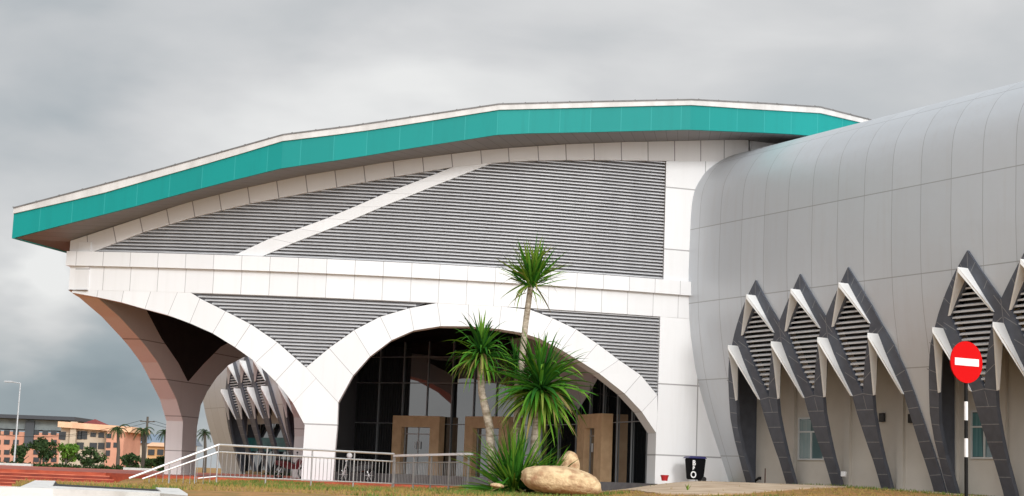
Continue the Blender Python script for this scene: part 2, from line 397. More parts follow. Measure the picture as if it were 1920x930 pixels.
# smooth the profile (Catmull-Rom) and walk it by arc length v
def cr_spline(P, k=6):
    out = []
    for i in range(len(P)-1):
        p0, p1, p2, p3 = P[max(i-1, 0)], P[i], P[i+1], P[min(i+2, len(P)-1)]
        for j in range(k):
            t = j/k; out.append(tuple(.5*((2*p1[c])+(-p0[c]+p2[c])*t+(2*p0[c]-5*p1[c]+4*p2[c]-p3[c])*t*t+(-p0[c]+3*p1[c]-3*p2[c]+p3[c])*t**3) for c in (0, 1)))
    return out+[P[-1]]
PS = cr_spline(PROF)
lower = [p for p in PS if p[1] <= 11.5 and p[0] > -50]
def prof(z): return poly_interp([(b, a) for a, b in lower], z)
def bsurf(s, z, w):
    n = prof(z); dz = .05; t = Vector((prof(z+dz)-n, dz)); t.normalize()
    n2 = n+w*t.y; z2 = z-w*t.x
    return DD*s+NN*n2+Vector((0, 0, z2))
def bar_s(px, py, n=-41):
    for _ in range(12): x = plane_hit(px, py, NN, n); n = prof(min(max(x.z, -.5), 11.4))
    return x.dot(DD), x.z
def vline(z):  # panel rows: 0 at the ground, then the four long joints
    return poly_interp([(-.6, -.6), (1.3, 0), (4.5, 1), (7.79, 2), (11.04, 3), (13.95, 4)], z)
barrel = empty('barrel_vault_hall', (18.0, 50.0, 0.1), 'long silver metal barrel vaulted hall with dark pointed stone frames at the right', 'building')
CS = [48.8-11.7, 48.8, 48.8+11.7*4, 48.8+11.7*5-1.0]     # centres of the three-bay frames that show
CS = [48.8-11.7, 48.8]
FAR = []
OUT = [(2.8, 8.38), (3.5, 7.5), (4.0, 6.85), (4.42, 6.15), (4.9, 5.4), (5.28, 4.46), (5.48, 3.55), (5.59, 2.6), (5.66, 1.6), (5.69, .8), (5.69, -.2)]
OUTL = [(2.8, 8.38), (3.4, 7.7), (3.87, 7.05), (4.36, 6.3), (4.91, 5.3), (5.22, 4.4), (5.44, 3.68), (5.68, 2.9), (5.82, 1.97), (5.90, .8), (5.90, -.2)]
INNL = [(4.98, 3.6), (5.36, 2.5), (5.5, 1.4), (5.46, .3), (5.44, -.2)]
INN = [(4.95, 3.6), (5.02, 2.6), (5.06, 1.6), (5.1, .8), (5.12, -.2)]
LEGL = [(.62, 3.6), (.60, 3.0), (.53, 2.1), (.46, 1.2), (.44, -.2)]     # half widths left and right of a leg's axis
LEGR = [(.50, 3.6), (.34, 3.0), (.22, 2.1), (.12, 1.2), (.10, -.2)]
DIA = [[(c, 7.35), (c+1.03, 6.2), (c, 3.68), (c-1.03, 6.2)] for c in (-2.8, 0, 2.8)]
def stone_frame(sc, parent, seams=True):
    def S(u, z, w): return bsurf(sc-u, z, w)
    # notched outline: walk round legs
    def legr(c): return [(c+h, z) for h, z in LEGR]
    def legl(c): return [(c-h, z) for h, z in LEGL[::-1]]
    P = [(0, 8.38), (1.4, 6.6)]+OUT+INN[::-1]+[(4.2, 5.73)]+legr(2.8)+legl(2.8)+[(1.4, 5.73)]+legr(0)+legl(0)+[(-1.4, 5.73)]+legr(-2.8)+legl(-2.8)+[(-4.2, 5.73)]
    P += [(-a, b) for a, b in INNL]+[(-a, b) for a, b in OUTL[::-1]]+[(-1.4, 6.6)]
    bm = NB(); slab(bm, S, P, DIA, .07, -.09, .9, .6)
    def bead(a, b, wd=.014):
        a = Vector(a); b = Vector(b); k = max(1, int((b-a).length/.45)); d = (b-a).normalized(); p = Vector((-d.y, d.x))*wd
        for j in range(k):
            q0 = a+(b-a)*j/k; q1 = a+(b-a)*(j+1)/k
            quad(bm, S(*(q0+p), .075), S(*(q1+p), .075), S(*(q1-p), .075), S(*(q0-p), .075), 1)
    for c in (-2.8, 0, 2.8):
        bead((c, 8.3), (c, 7.8)); bead((c-.6, 3.6), (c, 3.68)); bead((c, 3.68), (c+.6, 3.6)); bead((c, 3.6), (c, 3.1))
        for k in range(1, 6):
            z = 3.68-.594*k; bead((c-poly_interp([(b, a) for a, b in LEGL[::-1]], z), z), (c+poly_interp([(b, a) for a, b in LEGR[::-1]], z), z))
        # ribs: seams square across from the diamond to the outside of the rib
        for t in (.25, .62): 
            for sg in (-1, 1): bead((c+sg*(1.4*t+.0), 8.38-1.78*t), (c+sg*(1.4*t-.30), 8.38-1.78*t-.42) if t < .5 else (c+sg*(1.4*t-.18), 8.38-1.78*t-.28))
        for sg in (-1, 1):
            for t in (.2, .5, .8):
                a = (c+sg*1.03*(1-t)+sg*.0, 6.2-2.52*t); bead(a, (a[0]+sg*.52, a[1]+.30))
    for sg in (-1, 1):
        for k in range(0, 6):
            z = 3.68-.594*k; bead((sg*poly_interp([(b, a) for a, b in (INN if sg > 0 else INNL)[::-1]], min(z, 3.6)), z), (sg*poly_interp([(b, a) for a, b in (OUT if sg > 0 else OUTL)[::-1]], z), z+.04))
        for (a, b) in (((4.02, 6.85), (3.55, 6.45)), ((4.5, 6.05), (4.05, 5.75)), ((4.95, 5.35), (4.5, 5.05)), ((5.3, 4.45), (4.75, 4.25)), ((3.55, 7.45), (3.15, 7.1))): bead((sg*a[0], a[1]), (sg*b[0], b[1]))
        bead((sg*1.4, 6.6), (sg*1.4, 5.75)); bead((sg*1.4-.3, 6.75), (sg*1.4+.3, 6.0))
    fo = link('stone_frame', bm, [STONE, GROUT], parent)
    for c in (-2.8, 0, 2.8):
        bm = NB(); slab(bm, S, DIA[1] if c == 0 else [(a+c, b) for a, b in DIA[1]], [], -.36, -.40, .8, .5); link('louvre_backing', bm, BLACK, fo)
        bm = NB(); louvre(bm, S, [(a+c, b) for a, b in DIA[1]], .194, .06, .16, .03, seg=1.0); link('louvre', bm, BLADE, fo)
    def hood(c, z1, h, L, Rr, zb):
        """folded white canopy: two tapering blades meeting at a ridge that sticks out of the wall"""
        bm = NB(); A = (c, z1)
        nrm = NN
        for (e, sg) in ((Rr, 1), (L, -1)):
            a = S(c, z1, .07); ao = a+nrm*h; b = S(e, zb, .07); bo = b+nrm*.05
            # inner layer, shifted down-inwards
            dn = Vector((0, 0, -.17)); t = (S(c-sg*.12, z1, .07)-a)*.55
            a2 = a+dn; ao2 = ao+dn; b2 = S(e-sg*.10, zb+.02, .07); bo2 = b2+nrm*.04
            prism(bm, (a, ao, bo, b), (a2, ao2, bo2, b2))
        link('window_hood', bm, HOOD, fo)
    for c in (-2.8, 0, 2.8): hood(c, 7.76, .48, c-1.06, c+1.06, 6.2)
    for c, l, r in ((-4.2, -4.98, -3.38), (-1.4, -2.22, -.58), (1.4, .58, 2.22), (4.2, 3.38, 4.98)): hood(c, 5.80, .52, l, r, 3.6)
    return fo
S0, S1 = 26.0, 121.2
# far bays seen through the side arcade
def far_centre(px, py, z):  # where a wall point of height z shows at px
    s, zz = bar_s(px, py); return s
f_s = [bar_s(px, 737)[0] for px in (417, 443, 467, 494)]
FCS = sum(f_s)/4-1.25
FP = abs(f_s[0]-f_s[3])/3
print('FAR', f_s, FCS, FP)
CS = [37.1, 48.8, FCS-11.7, FCS]
bm = NB()
hol = []
def notch(sc):
    R = [(0, 8.34), (1.4, 6.56)]+[(a-.02, b) for a, b in OUT[:-1]]+[(5.67, -.6)]
    L = [(-5.88, -.6)]+[(-a+.02, b) for a, b in OUTL[:-1][::-1]]+[(-1.4, 6.56)]
    return [(sc-u, z) for u, z in (L+R)][::-1]
outer = [(S0, 11.4), (S0, -.6)]
for sc in sorted(CS): 
    nn = notch(sc); outer += nn if nn[0][0] < nn[-1][0] else nn[::-1]
outer += [(S1, -.6), (S1, 11.4)]
slab(bm, bsurf, outer, [], 0, -.12, 1.5, .8, uvf=lambda s, z: ((s-37.75)/1.49, vline(z)))
uvl = bm.loops.layers.uv.verify()
i0 = next(i for i, p in enumerate(PS) if p[1] > 11.4)
top = [(prof(11.4), 11.4)]+PS[i0:]
acc = 3+(11.4-11.04)/2.9; vv = [acc]
for a, b in zip(top, top[1:]):
    vv.append(vv[-1]+sqrt((a[0]-b[0])**2+(a[1]-b[1])**2)/3.45)
SS = [S0+i*(S1-S0)/56 for i in range(57)]
for i in range(len(top)-1):
    for a, b in zip(SS, SS[1:]):
        P = [DD*s+NN*n+Vector((0, 0, z)) for s, (n, z) in ((a, top[i]), (b, top[i]), (b, top[i+1]), (a, top[i+1]))]
        f = quad(bm, *P)
        for l, q in zip(f.loops, (((a-37.75)/1.49, vv[i]), ((b-37.75)/1.49, vv[i]), ((b-37.75)/1.49, vv[i+1]), ((a-37.75)/1.49, vv[i+1]))): l[uvl].uv = q
# gable ends
for s in (S0, S1):
    f = bm.faces.new([bm.verts.new(DD*s+NN*n+Vector((0, 0, z))) for n, z in PS[::2]])
    for l in f.loops: l[uvl].uv = (.4, .4)
bmesh.ops.remove_doubles(bm, verts=bm.verts[:], dist=1e-4)
skin = link('metal_shell', bm, SKIN, barrel, smooth=False)
me = skin.data
me.polygons.foreach_set('use_smooth', [True]*len(me.polygons))
try: me.set_sharp_from_angle(angle=radians(35))
except Exception as ex: print(ex)
# recessed lower wall behind the frames
WN = -42.95
def wsurf(s, z, w): return DD*s+NN*(WN+w)+Vector((0, 0, z))
bm = NB()
slab(bm, wsurf, [(S0+.5, -.6), (S1-.5, -.6), (S1-.5, 6.6), (S0+.5, 6.6)], [], 0, -.2, 8, 8)
# pilasters
for px in (1592, 1692, 1792, 1884, 1488):
    x = plane_hit(px, 820, NN, WN); s = x.dot(DD)
    P = [wsurf(s-.17, 0, .002), wsurf(s+.17, 0, .002), wsurf(s+.17, 0, .14), wsurf(s-.17, 0, .14)]
    prism(bm, [p+Vector((0, 0, -.5)) for p in P], [p+Vector((0, 0, 6.5)) for p in P])
wallo = link('recessed_wall', bm, BEIGE, barrel)
for sc in CS:   # side cheeks and lid closing each recess
    for u in (-5.85, 5.62):
        bm = NB(); zs = [-.5+i*.5 for i in range(13)]
        A = [DD*(sc-u)+NN*(prof(z)-.13)+Vector((0, 0, z)) for z in zs]; B = [DD*(sc-u)+NN*WN+Vector((0, 0, z)) for z in zs]
        for i in range(12): quad(bm, A[i], A[i+1], B[i+1], B[i])
        link('recess_cheek', bm, STONE, barrel)
for sc in CS: stone_frame(sc, barrel)
# dark glazed screens with teal blinds in the farther recesses
TEALP = m_noise('teal_blind', (.02, .16, .17), (.01, .07, .08), 3, .3)
for sc in CS[2:]:
    for u0 in (-4.2, -1.4, 1.4, 4.2):
        P = [DD*(sc-u)+NN*(WN+.05)+Vector((0, 0, z)) for u, z in ((u0-1.3, -.4), (u0+1.3, -.4), (u0+1.3, 3.3), (u0-1.3, 3.3))]
        bm = NB(); prism(bm, P, [p+NN*.03 for p in P]); g_ = link('glass_screen', bm, GLASS, barrel)
        P = [DD*(sc-u)+NN*(WN+.09)+Vector((0, 0, z)) for u, z in ((u0-1.2, 1.3), (u0+1.2, 1.3), (u0+1.2, 2.3), (u0-1.2, 2.3))]
        bm = NB(); prism(bm, P, [p+NN*.02 for p in P]); link('blind', bm, TEALP, g_)
# windows in the recessed wall
def wall_window(px0, px1, py0, py1, col, lab):
    a = plane_hit(px0, py0, NN, WN); b = plane_hit(px1, py1, NN, WN)
    s0, s1 = a.dot(DD), b.dot(DD); zt, zb = a.z, b.z
    if lab == 2: zb = zt-1.72
    fr = NB(); S = lambda s, z, w: wsurf(s, z, w)
    def bar(sa, sb, za, zb_):
        P = [S(sa, za, .003), S(sb, za, .003), S(sb, zb_, .003), S(sa, zb_, .003)]; prism(fr, P, [p+NN*.07 for p in P])
    t = .06; sm = s0+(s1-s0)*.5; zm = zb+(zt-zb)*.66
    bar(s0, s1, zt-t, zt); bar(s0, s1, zb, zb+t); bar(s0, s0-t, zb+t, zt-t); bar(s1+t, s1, zb+t, zt-t); bar(s0-t, s1+t, zm-t/2, zm+t/2); bar(sm-t/2, sm+t/2, zb+t, zm-t/2)
    fo = link('window', fr, ALU, barrel)
    bm = NB(); P = [S(s0-.05, zb+.05, .012), S(s1+.05, zb+.05, .012), S(s1+.05, zt-.05, .012), S(s0-.05, zt-.05, .012)]; prism(bm, P, [p+NN*.012 for p in P]); link('pane', bm, GLASSB, fo)
    bm = NB(); n = 14
    sa, sb = (s0-.08, sm+.05)
    if lab == 2: sa, sb = (s0-.08, s0-.55)
    V0 = [S(sa+(sb-sa)*i/n, zb+.08, .030+.012*(i % 2)) for i in range(n+1)]; V1 = [S(sa+((sb-sa)*i/n)*(1 if lab == 1 else .75), zt-.1, .030+.012*(i % 2)) for i in range(n+1)]
    for i in range(n): quad(bm, V0[i], V0[i+1], V1[i+1], V1[i])
    link('curtain', bm, col, fo)
CURT1 = m_noise('pale_curtain', (.34, .40, .40), (.24, .33, .34), 14, .8, vecscale=(1, 1, .05))
wall_window(1499, 1547, 783, 863, CURT1, 1)
wall_window(1822, 1874, 770, 860, TEALG, 2)
# small fittings on the recessed wall
def wallbox(name, px, py, sw, sh, d, m_, lab, n0=WN+.004):
    x = plane_hit(px, py, NN, n0); bm = NB(); s = x.dot(DD); z = x.z
    P = [DD*(s+a)+NN*n0+Vector((0, 0, z+b)) for a, b in ((-sw, -sh), (sw, -sh), (sw, sh), (-sw, sh))]; prism(bm, P, [p+NN*d for p in P])
    bmesh.ops.bevel(bm, geom=bm.edges[:], offset=.015, segments=1, affect='EDGES')
    return link(name, bm, m_, barrel, label=lab)
wallbox('meter_box', 1656, 783, .13, .17, .12, m_noise('dark_plastic', (.03, .03, .03), (.05, .05, .05), 5), 'small dark meter box')
wallbox('meter_box', 1711, 785, .12, .17, .14, m_noise('dark_plastic2', (.015, .015, .015), (.03, .03, .03), 5), 'black box half behind the stone leg')
wallbox('outlet_box', 1584, 889, .11, .10, .12, WPAINT, 'small white outlet box low on the leg', -42.3)

# ------------------------------------------------------------------ THE WHITE HALL
CX, CY, RF = -10.0, 121.0, 55.0
def fsurf(a, z, w): ph = a/RF; return Vector((CX+(RF+w)*sin(ph), CY-(RF+w)*cos(ph), z))
def fu(px, py, w=0):
    r = raydir(px, py); R = RF+w
    A = r.x**2+r.y**2; B = -2*(r.x*CX+r.y*CY); C = CX*CX+CY*CY-R*R
    t = (-B-sqrt(B*B-4*A*C))/(2*A); p = r*t
    return (atan2(p.x-CX, CY-p.y)*RF, p.z)
hall = empty('curved_white_hall', (-5, 72, -.4), 'white curved hall with teal roof fascia, grey louvres and big open arches at the entrance', 'building')
SEAM = 1.17
ZL1 = fu(660, 489)[1]; ZL0 = fu(660, 516)[1]; ZB = fu(358, 549.8)[1]; ZB2 = fu(660, 559.6)[1]
print('ledge', ZL1, ZL0, 'band bottom', ZB, ZB2, fu(1237, 598)[1])
ZB = (ZB+ZB2)/2
aL = fu(131, 478)[0]; aR = fu(1403, 262)[0]+.6
# upper beam
topx = [132.5, 164, 213, 263, 313, 361, 411, 464.6, 519, 573, 628, 682, 737, 792, 846, 901, 952.5, 1008, 1060, 1113, 1164, 1214, 1264, 1313, 1357, 1403]
BT = [(132.5, 452), (361, 377), (464.6, 351), (573, 328.6), (660, 315), (733, 303), (901, 282.5), (952.5, 278), (1060, 271), (1164, 267), (1300, 264), (1403, 262)]
BB = [(130, 477.7), (162, 477.7), (265, 437), (361, 408), (468, 382), (600, 357), (737.6, 332), (849, 313.5), (924.6, 305), (1008, 301), (1116, 300), (1249, 302), (1403, 304)]
tp, bp = [], []
for i, x in enumerate(topx):
    tp.append(fu(x, poly_interp(BT, x)))
    xb = x+6*(1-(x-164)/1136) if i else 131
    if x < 170 and i: xb = 166
    bp.append(fu(xb, poly_interp(BB, xb)))
bp[0] = (tp[0][0], ZL1)
bm = NB(); strip(bm, fsurf, bp, tp, .05, -.6); link('upper_beam', bm, BEAM, hall)
# diagonal
dx = [(440, 478.5, 492, 480.5), (507, 447, 549, 456), (560, 429, 603, 435), (612, 410, 658, 413), (664, 388, 716, 388), (722, 363, 776, 364), (782, 340, 838, 339), (849, 313.5, 924.6, 305)]
bm = NB(); strip(bm, fsurf, [fu(a[2], a[3]) for a in dx], [fu(a[0], a[1]) for a in dx], .03, -.4); link('diagonal_beam', bm, WHITEARCH, hall)
# ledge and band (regular panels)
def arcrow(z0, z1, w0, w1, a0, a1, name, mat, off=0):
    k0 = math.ceil(a0/SEAM+.05); ks = [a0/SEAM]+[k for k in range(k0, int(a1/SEAM)+1)]+[a1/SEAM]
    bm = NB(); strip(bm, fsurf, [(k*SEAM, z0) for k in ks], [(k*SEAM, z1) for k in ks], w0, w1, us=ks); return link(name, bm, mat, hall)
aRR = fu(1420, 560)[0]+1
arcrow(ZL0, ZL1, .22, -.5, aL-.05, aRR, 'ledge', WHITEARCH)
arcrow(ZB, ZL0, .04, -.7, aL+.08, aRR, 'wide_band', WHITEARCH)
# upper right wall
R1 = [fu(1249, 302.5), fu(1403, 304), (aR, ZL1), (fu(1243, 525)[0], ZL1)]
aV = fu(1246, 400)[0]
zt = fu(1249, 302.5)[1]
bm = NB(); slab(bm, fsurf, [(aV, ZL1), (aR+2.5, ZL1), (aR+2.5, fu(1403, 304)[1]+.03), (fu(1403, 304)[0], fu(1403, 304)[1]), (aV, zt)], [], .04, -.5, 1.5, 2, uvf=lambda u, v: ((u-aV)/1.9+.003, (v-ZL1)/2.72+.5)); link('corner_wall', bm, WHITE, hall)
# louvres
def louvre_bay(name, pts, pitch=.1415, lip=.045, z0=None):
    bm = NB(); slab(bm, fsurf, pts, [], -.24, -.30, 2, 3); b = link('louvre_backing', bm, LDARK, hall)
    bm = NB(); louvre(bm, lambda u, z, w: fsurf(u, z, w-.03), pts, pitch, lip, .16, .075, z0); l = link('louvre', bm, LOUVR, hall); return l
lt = [(849, 313.5)]
bigp = [(fu(492, 480)[0], ZL1)]+[fu(a[2], a[3]) for a in dx[1:]]+[fu(x, poly_interp(BB, x)+1) for x in (1008, 1060, 1116, 1180, 1249)]
bigp[-1] = (aV, zt); bigp += [(aV, ZL1)]
louvre_bay('big', bigp)
smallp = [(fu(162, 478)[0], ZL1)]+[fu(x, poly_interp(BB, x)) for x in (265, 361, 468, 600, 737.6, 849)]+[fu(a[0], a[1]) for a in dx[1:-1][::-1]]+[(fu(440, 478)[0], ZL1)]
louvre_bay('small', smallp)
# arches
LA = [((134.5, 548.6), (137, 547.6)), ((182, 557), (184, 549)), ((228, 567), (232, 549)), ((272, 579.5), (283, 549)), ((315, 591), (333, 549)), ((337, 599), (358, 549.8)), ((356, 606), (375, 559.6)), ((399, 625), (423, 583.7)),
      ((441, 651), (470, 608)), ((480, 679), (520, 642)), ((516.5, 715), (555.6, 673)), ((533, 734), (574, 689)), ((549.5, 756), (592.7, 709.9))]
LU = [0, 1, 2, 3, 4, 4.55, 5, 6, 7, 8, 9, 9.5, 10]
bm = NB(); ins = [fu(*a) for a, b in LA]; outs = [fu(*b) for a, b in LA]
outs = [(u, min(z, ZB)) for u, z in outs]
for i in range(6): outs[i] = (outs[i][0], ZB)
strip(bm, fsurf, ins, outs, .03, -.9, us=LU, sub=2, bmi=1); link('arch', bm, [WHITEARCH, CEIL], hall, label='left arch reaching out to the corner tip')  # back faces painted near black so the glass mirrors them dark
RA = [((634, 755), (574, 689)), ((662, 704), (617, 653)), ((694, 668), (664, 619.5)), ((734, 638), (713, 594)), ((776, 619.5), (768, 578)), ((826, 611.5), (820, 566)), ((880, 612), (878, 569)), ((935, 617), (940, 574)), ((978, 624), (994, 581)),
      ((1012, 635), (1036, 597)), ((1052, 656), (1080, 618)), ((1090, 679), (1120, 645)), ((1123, 700), (1160, 675)), ((1171, 738), (1201, 703.5)), ((1203, 772), (1232, 741)), ((1230, 812), (1232.3, 780))]
bm = NB(); ins = [fu(*a) for a, b in RA]; outs = [fu(*b) for a, b in RA]
for i in (5, 6, 7): outs[i] = (outs[i][0], ZB)
outs = [(u, min(z, ZB)) for u, z in outs]
strip(bm, fsurf, ins, outs, .03, -.9, sub=1, bmi=1); link('arch', bm, [WHITEARCH, CEIL], hall, label='wide right arch over the glass entrance')  # rear of this white arch also blackened, for a dark reflection in the glazing
# piers
zf = -.55
pp = [fu(*p) for p in ((549.5, 756), (592.7, 709.9), (634, 755.3), (630, 797))]
pA = fu(627, 850)[0]; pB = fu(568.5, 850)[0]
pier = [pp[0], pp[1], pp[2], (pA+.06, pp[3][1]), (pA-.02, zf), (pB-.02, zf), fu(571.5, 797)]
zj = pp[3][1]
bm = NB(); slab(bm, fsurf, pier, [], .03, -.9, 3, 3, uvf=lambda u, v: (.5, (v-zj)/2.9+1)); link('pier', bm, WHITE, hall, label='white pier between the two arches')
aP = fu(1228, 860)[0]; aPt = fu(1237.5, 600)[0]
rp_ = [(fu(1230, 812)[0], fu(1230, 812)[1]), (aP, zf), (aRR, zf), (aRR, ZB), (aPt, ZB), fu(1232.3, 780)]
bm = NB(); slab(bm, fsurf, rp_, [], .03, -.9, 2, 2.5, uvf=lambda u, v: ((u-aP)/2.62+.27, (v-1.23)/3.02)); link('pier', bm, WHITE, hall, label='broad white end wall beside the metal vault')
# louvres between the arches
lp = [outs_ for outs_ in []]
Lo = [fu(*b) for a, b in LA]; Ro = [fu(*b) for a, b in RA]
q = [(Lo[5][0], ZB)]+Lo[6:12]+[Ro[1], Ro[2], Ro[3], Ro[4], (fu(800, 571)[0], ZB)]
louvre_bay('mid', q, z0=fu(574, 689)[1]+.06)
q = [(fu(994, 581)[0], ZB)]+Ro[9:15]+[(fu(1234, 700)[0], Ro[14][1]), (aPt, ZB)]
louvre_bay('right', q)
# return walls, roof
# fascia polylines in pixels (on the cylinder 2.6 m in front of the wall)
OV = 2.6
FT = [(26, 401), (182, 363), (296, 330), (409.5, 299), (530, 265), (660, 248), (772, 231), (935, 206.4), (1060, 202), (1190, 198.5), (1300, 197.4), (1391, 203), (1537, 212.5), (1614, 230), (1660, 242)]
FB = [(22, 447), (124, 418), (234, 389), (347.6, 358), (468, 328.6), (530, 315), (660, 295), (772, 276), (935, 252.4), (965, 250), (1100, 246.5), (1287.5, 243), (1434, 248), (1520, 253), (1614, 270), (1690, 289)]
FC = [(26, 391), (261.5, 326), (365, 297.6), (531.7, 253.6), (660, 236), (935, 196.5), (1130, 190), (1300, 188), (1438, 194.4), (1537, 201.7), (1627, 224.5), (1690, 243)]
a0f = fu(23.5, 430, OV)[0]; a1f = fu(1640, 270, OV)[0]
def line_on(P, w): return [fu(x, y, w) for x, y in P]
LT, LB, LC = line_on(FT, OV), line_on(FB, OV), line_on(FC, OV+.05)
kinks = [fu(530, 265, OV)[0], fu(935, 206, OV)[0], fu(1295, 198, OV)[0], fu(1537, 212, OV)[0]]
PW = 1.262
st = sorted(set([a0f, a1f]+kinks+[k*PW for k in range(math.ceil(a0f/PW+.1), int(a1f/PW)+1)]))
def facet(a):  # chord points between kinks: real flat lengths of fascia
    K = [a0f]+kinks+[a1f]
    for p, q in zip(K, K[1:]):
        if p <= a <= q: return p, q, (a-p)/(q-p)
    return K[0], K[0], 0
def ffsurf(a, z, w):
    p, q, t = facet(a); P = fsurf(p, z, OV+w); Q = fsurf(q, z, OV+w); return P.lerp(Q, t)
bm = NB(); strip(bm, ffsurf, [(a, poly_interp(LB, a)) for a in st], [(a, poly_interp(LT, a)) for a in st], 0, -.12, us=[a/PW for a in st]); link('roof_fascia', bm, TEAL, hall)
st2 = sorted(set(st+[a0f+i*(a1f-a0f)/60 for i in range(61)]))
bm = NB(); strip(bm, ffsurf, [(a, poly_interp(LT, a)) for a in st], [(a, poly_interp(LC, a)) for a in st], .07, -.14, us=[a/PW for a in st]); link('roof_flashing', bm, CAP, hall)
# roof deck lofted to the back
EV = Vector((.2756, .9613, 0)); BACK = EV*26
bm = NB(); T0 = [ffsurf(a, poly_interp(LC, a)+.0, .10) for a in st2]; T1 = [p+BACK for p in T0]; up = Vector((0, 0, .055))
for i in range(len(T0)-1):
    quad(bm, T0[i]+up, T0[i+1]+up, T1[i+1]+up, T1[i]+up); quad(bm, T0[i], T1[i], T1[i+1], T0[i+1]); quad(bm, T0[i], T0[i+1], T0[i+1]+up, T0[i]+up); quad(bm, T1[i], T1[i+1], T1[i+1]+up, T1[i]+up)
quad(bm, T0[0], T0[0]+up, T1[0]+up, T1[0]); quad(bm, T0[-1], T0[-1]+up, T1[-1]+up, T1[-1])
a = a0f
while a < a1f:   # raised sheet ribs along the roof
    p = ffsurf(a, poly_interp(LC, a), .10)+up*.9; d = Vector((.05, 0, 0)); prism(bm, [p-d, p+d, p+Vector((0, 0, .03))], [v+BACK for v in (p-d, p+d, p+Vector((0, 0, .03)))]); a += .9
link('roof_deck', bm, ROOF, hall)
# soffit: from fascia bottom to wall top
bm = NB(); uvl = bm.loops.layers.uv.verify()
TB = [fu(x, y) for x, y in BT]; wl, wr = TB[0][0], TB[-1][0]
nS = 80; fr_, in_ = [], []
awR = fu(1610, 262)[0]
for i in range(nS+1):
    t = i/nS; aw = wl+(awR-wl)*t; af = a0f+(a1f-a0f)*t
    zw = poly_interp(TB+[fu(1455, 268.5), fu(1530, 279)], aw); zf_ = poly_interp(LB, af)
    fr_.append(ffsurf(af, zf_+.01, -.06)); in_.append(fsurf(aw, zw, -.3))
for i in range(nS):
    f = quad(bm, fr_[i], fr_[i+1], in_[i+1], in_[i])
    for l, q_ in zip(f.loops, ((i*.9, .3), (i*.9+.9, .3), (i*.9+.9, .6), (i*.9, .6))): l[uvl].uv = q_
# left eave soffit running back, and its teal edge
e0 = fr_[0]; e1 = in_[0]; f = quad(bm, e0, e1, e1+BACK, e0+BACK)
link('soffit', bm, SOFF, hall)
bm = NB(); b0 = ffsurf(a0f, poly_interp(LB, a0f), 0); t0 = ffsurf(a0f, poly_interp(LC, a0f), 0); prism(bm, [b0, t0, t0+Vector((.1, 0, 0)), b0+Vector((.1, 0, 0))], [v+BACK for v in (b0, t0, t0+Vector((.1, 0, 0)), b0+Vector((.1, 0, 0)))]); link('roof_fascia', bm, TEAL, hall, label='teal fascia along the left end of the roof')
# recessed upper wall right of the corner
bm = NB(); c0 = fsurf(aR-.55, 0, -.35); pts = [(wr+.14, 9), (awR, 9), (awR, fu(1640, 296)[1]), (fu(1455, 268)[0], fu(1455, 268)[1]), (wr+.14, fu(1406, 262)[1])]
slab(bm, fsurf, pts, [], -.06, -.3, 2, 3, uvf=lambda u, v: (u/1.17, .5)); link('set_back_wall', bm, WHITE, hall)
bm = NB(); P = [fsurf(wr+.01, z, w) for z, w in ((9, -.6), (9, -1.0), (14.9, -1.0), (14.9, -.6))]; P2 = [fsurf(wr+.13, z, w) for z, w in ((9, -.6), (9, -1.0), (15.25, -1.0), (15.25, -.6))]; prism(bm, P, P2); link('corner_return', bm, BLACK, hall)
# dark liner behind the whole upper front
# side arcade
C0 = fsurf(aL+.08, 0, .03); EN = Vector((-.9613, .2756, 0))
def ssurf(t, z, w): return Vector((C0.x, C0.y, 0))+EV*t+EN*w+Vector((0, 0, z))
TH = -.86
dpl = (Vector((C0.x, C0.y, 0))+EN*TH).dot(EN)
def su(px, py):
    p = plane_hit(px, py, EN, dpl); return ((p-Vector((C0.x, C0.y, 0))).dot(EV), p.z)
e1 = [su(*p) for p in ((182, 557.5), (224, 594), (261.5, 635), (274, 650), (296, 680), (307, 701), (331, 749), (343, 790))]
tA0 = sum(su(343, y)[0] for y in (830,))/1; tA1 = su(368.5, 830)[0]
e2 = [su(*p) for p in ((369.5, 800), (376.5, 760), (388.5, 734), (406.6, 707), (428, 685), (458, 669))]
print('side arcade', e1, tA0, tA1, e2)
tm = 17.6
mir = [(2*tm-t, z) for t, z in e2[::-1]]
tB0, tB1 = 2*tm-tA1, 2*tm-tA0
zs_ = ZB
mir1 = [(2*tm-t, z) for t, z in e1[::-1] if z < 5.2]
TE = max(tB1+1.5, 27.0)
outer = [(e1[0][0]-.9, zs_-.02), (e1[0][0]-.3, e1[0][1]+.05)]+e1+[(tA0, zf), (tA1, zf)]+e2+[(tm, max(e2[-1][1], mir[0][1])+.25)]+mir+[(tB0, zf), (tB1, zf), (tB1, 3.1), (TE, 4.6), (TE, zs_-.02)]
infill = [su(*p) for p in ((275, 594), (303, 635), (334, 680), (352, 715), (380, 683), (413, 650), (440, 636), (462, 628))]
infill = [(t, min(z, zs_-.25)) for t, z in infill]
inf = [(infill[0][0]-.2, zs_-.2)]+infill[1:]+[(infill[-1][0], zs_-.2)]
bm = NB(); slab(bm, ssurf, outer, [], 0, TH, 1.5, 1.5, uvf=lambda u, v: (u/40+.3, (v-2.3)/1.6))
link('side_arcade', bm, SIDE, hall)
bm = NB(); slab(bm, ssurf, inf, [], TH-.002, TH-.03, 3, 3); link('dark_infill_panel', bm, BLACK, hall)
bm = NB(); slab(bm, ssurf, [(0.02, zs_), (TE, zs_), (TE, TB[0][1]-.05), (0.02, TB[0][1]-.05)], [], 0, TH, 3, 3, uvf=lambda u, v: (u/1.17, v/2)); link('side_wall', bm, WHITE, hall)
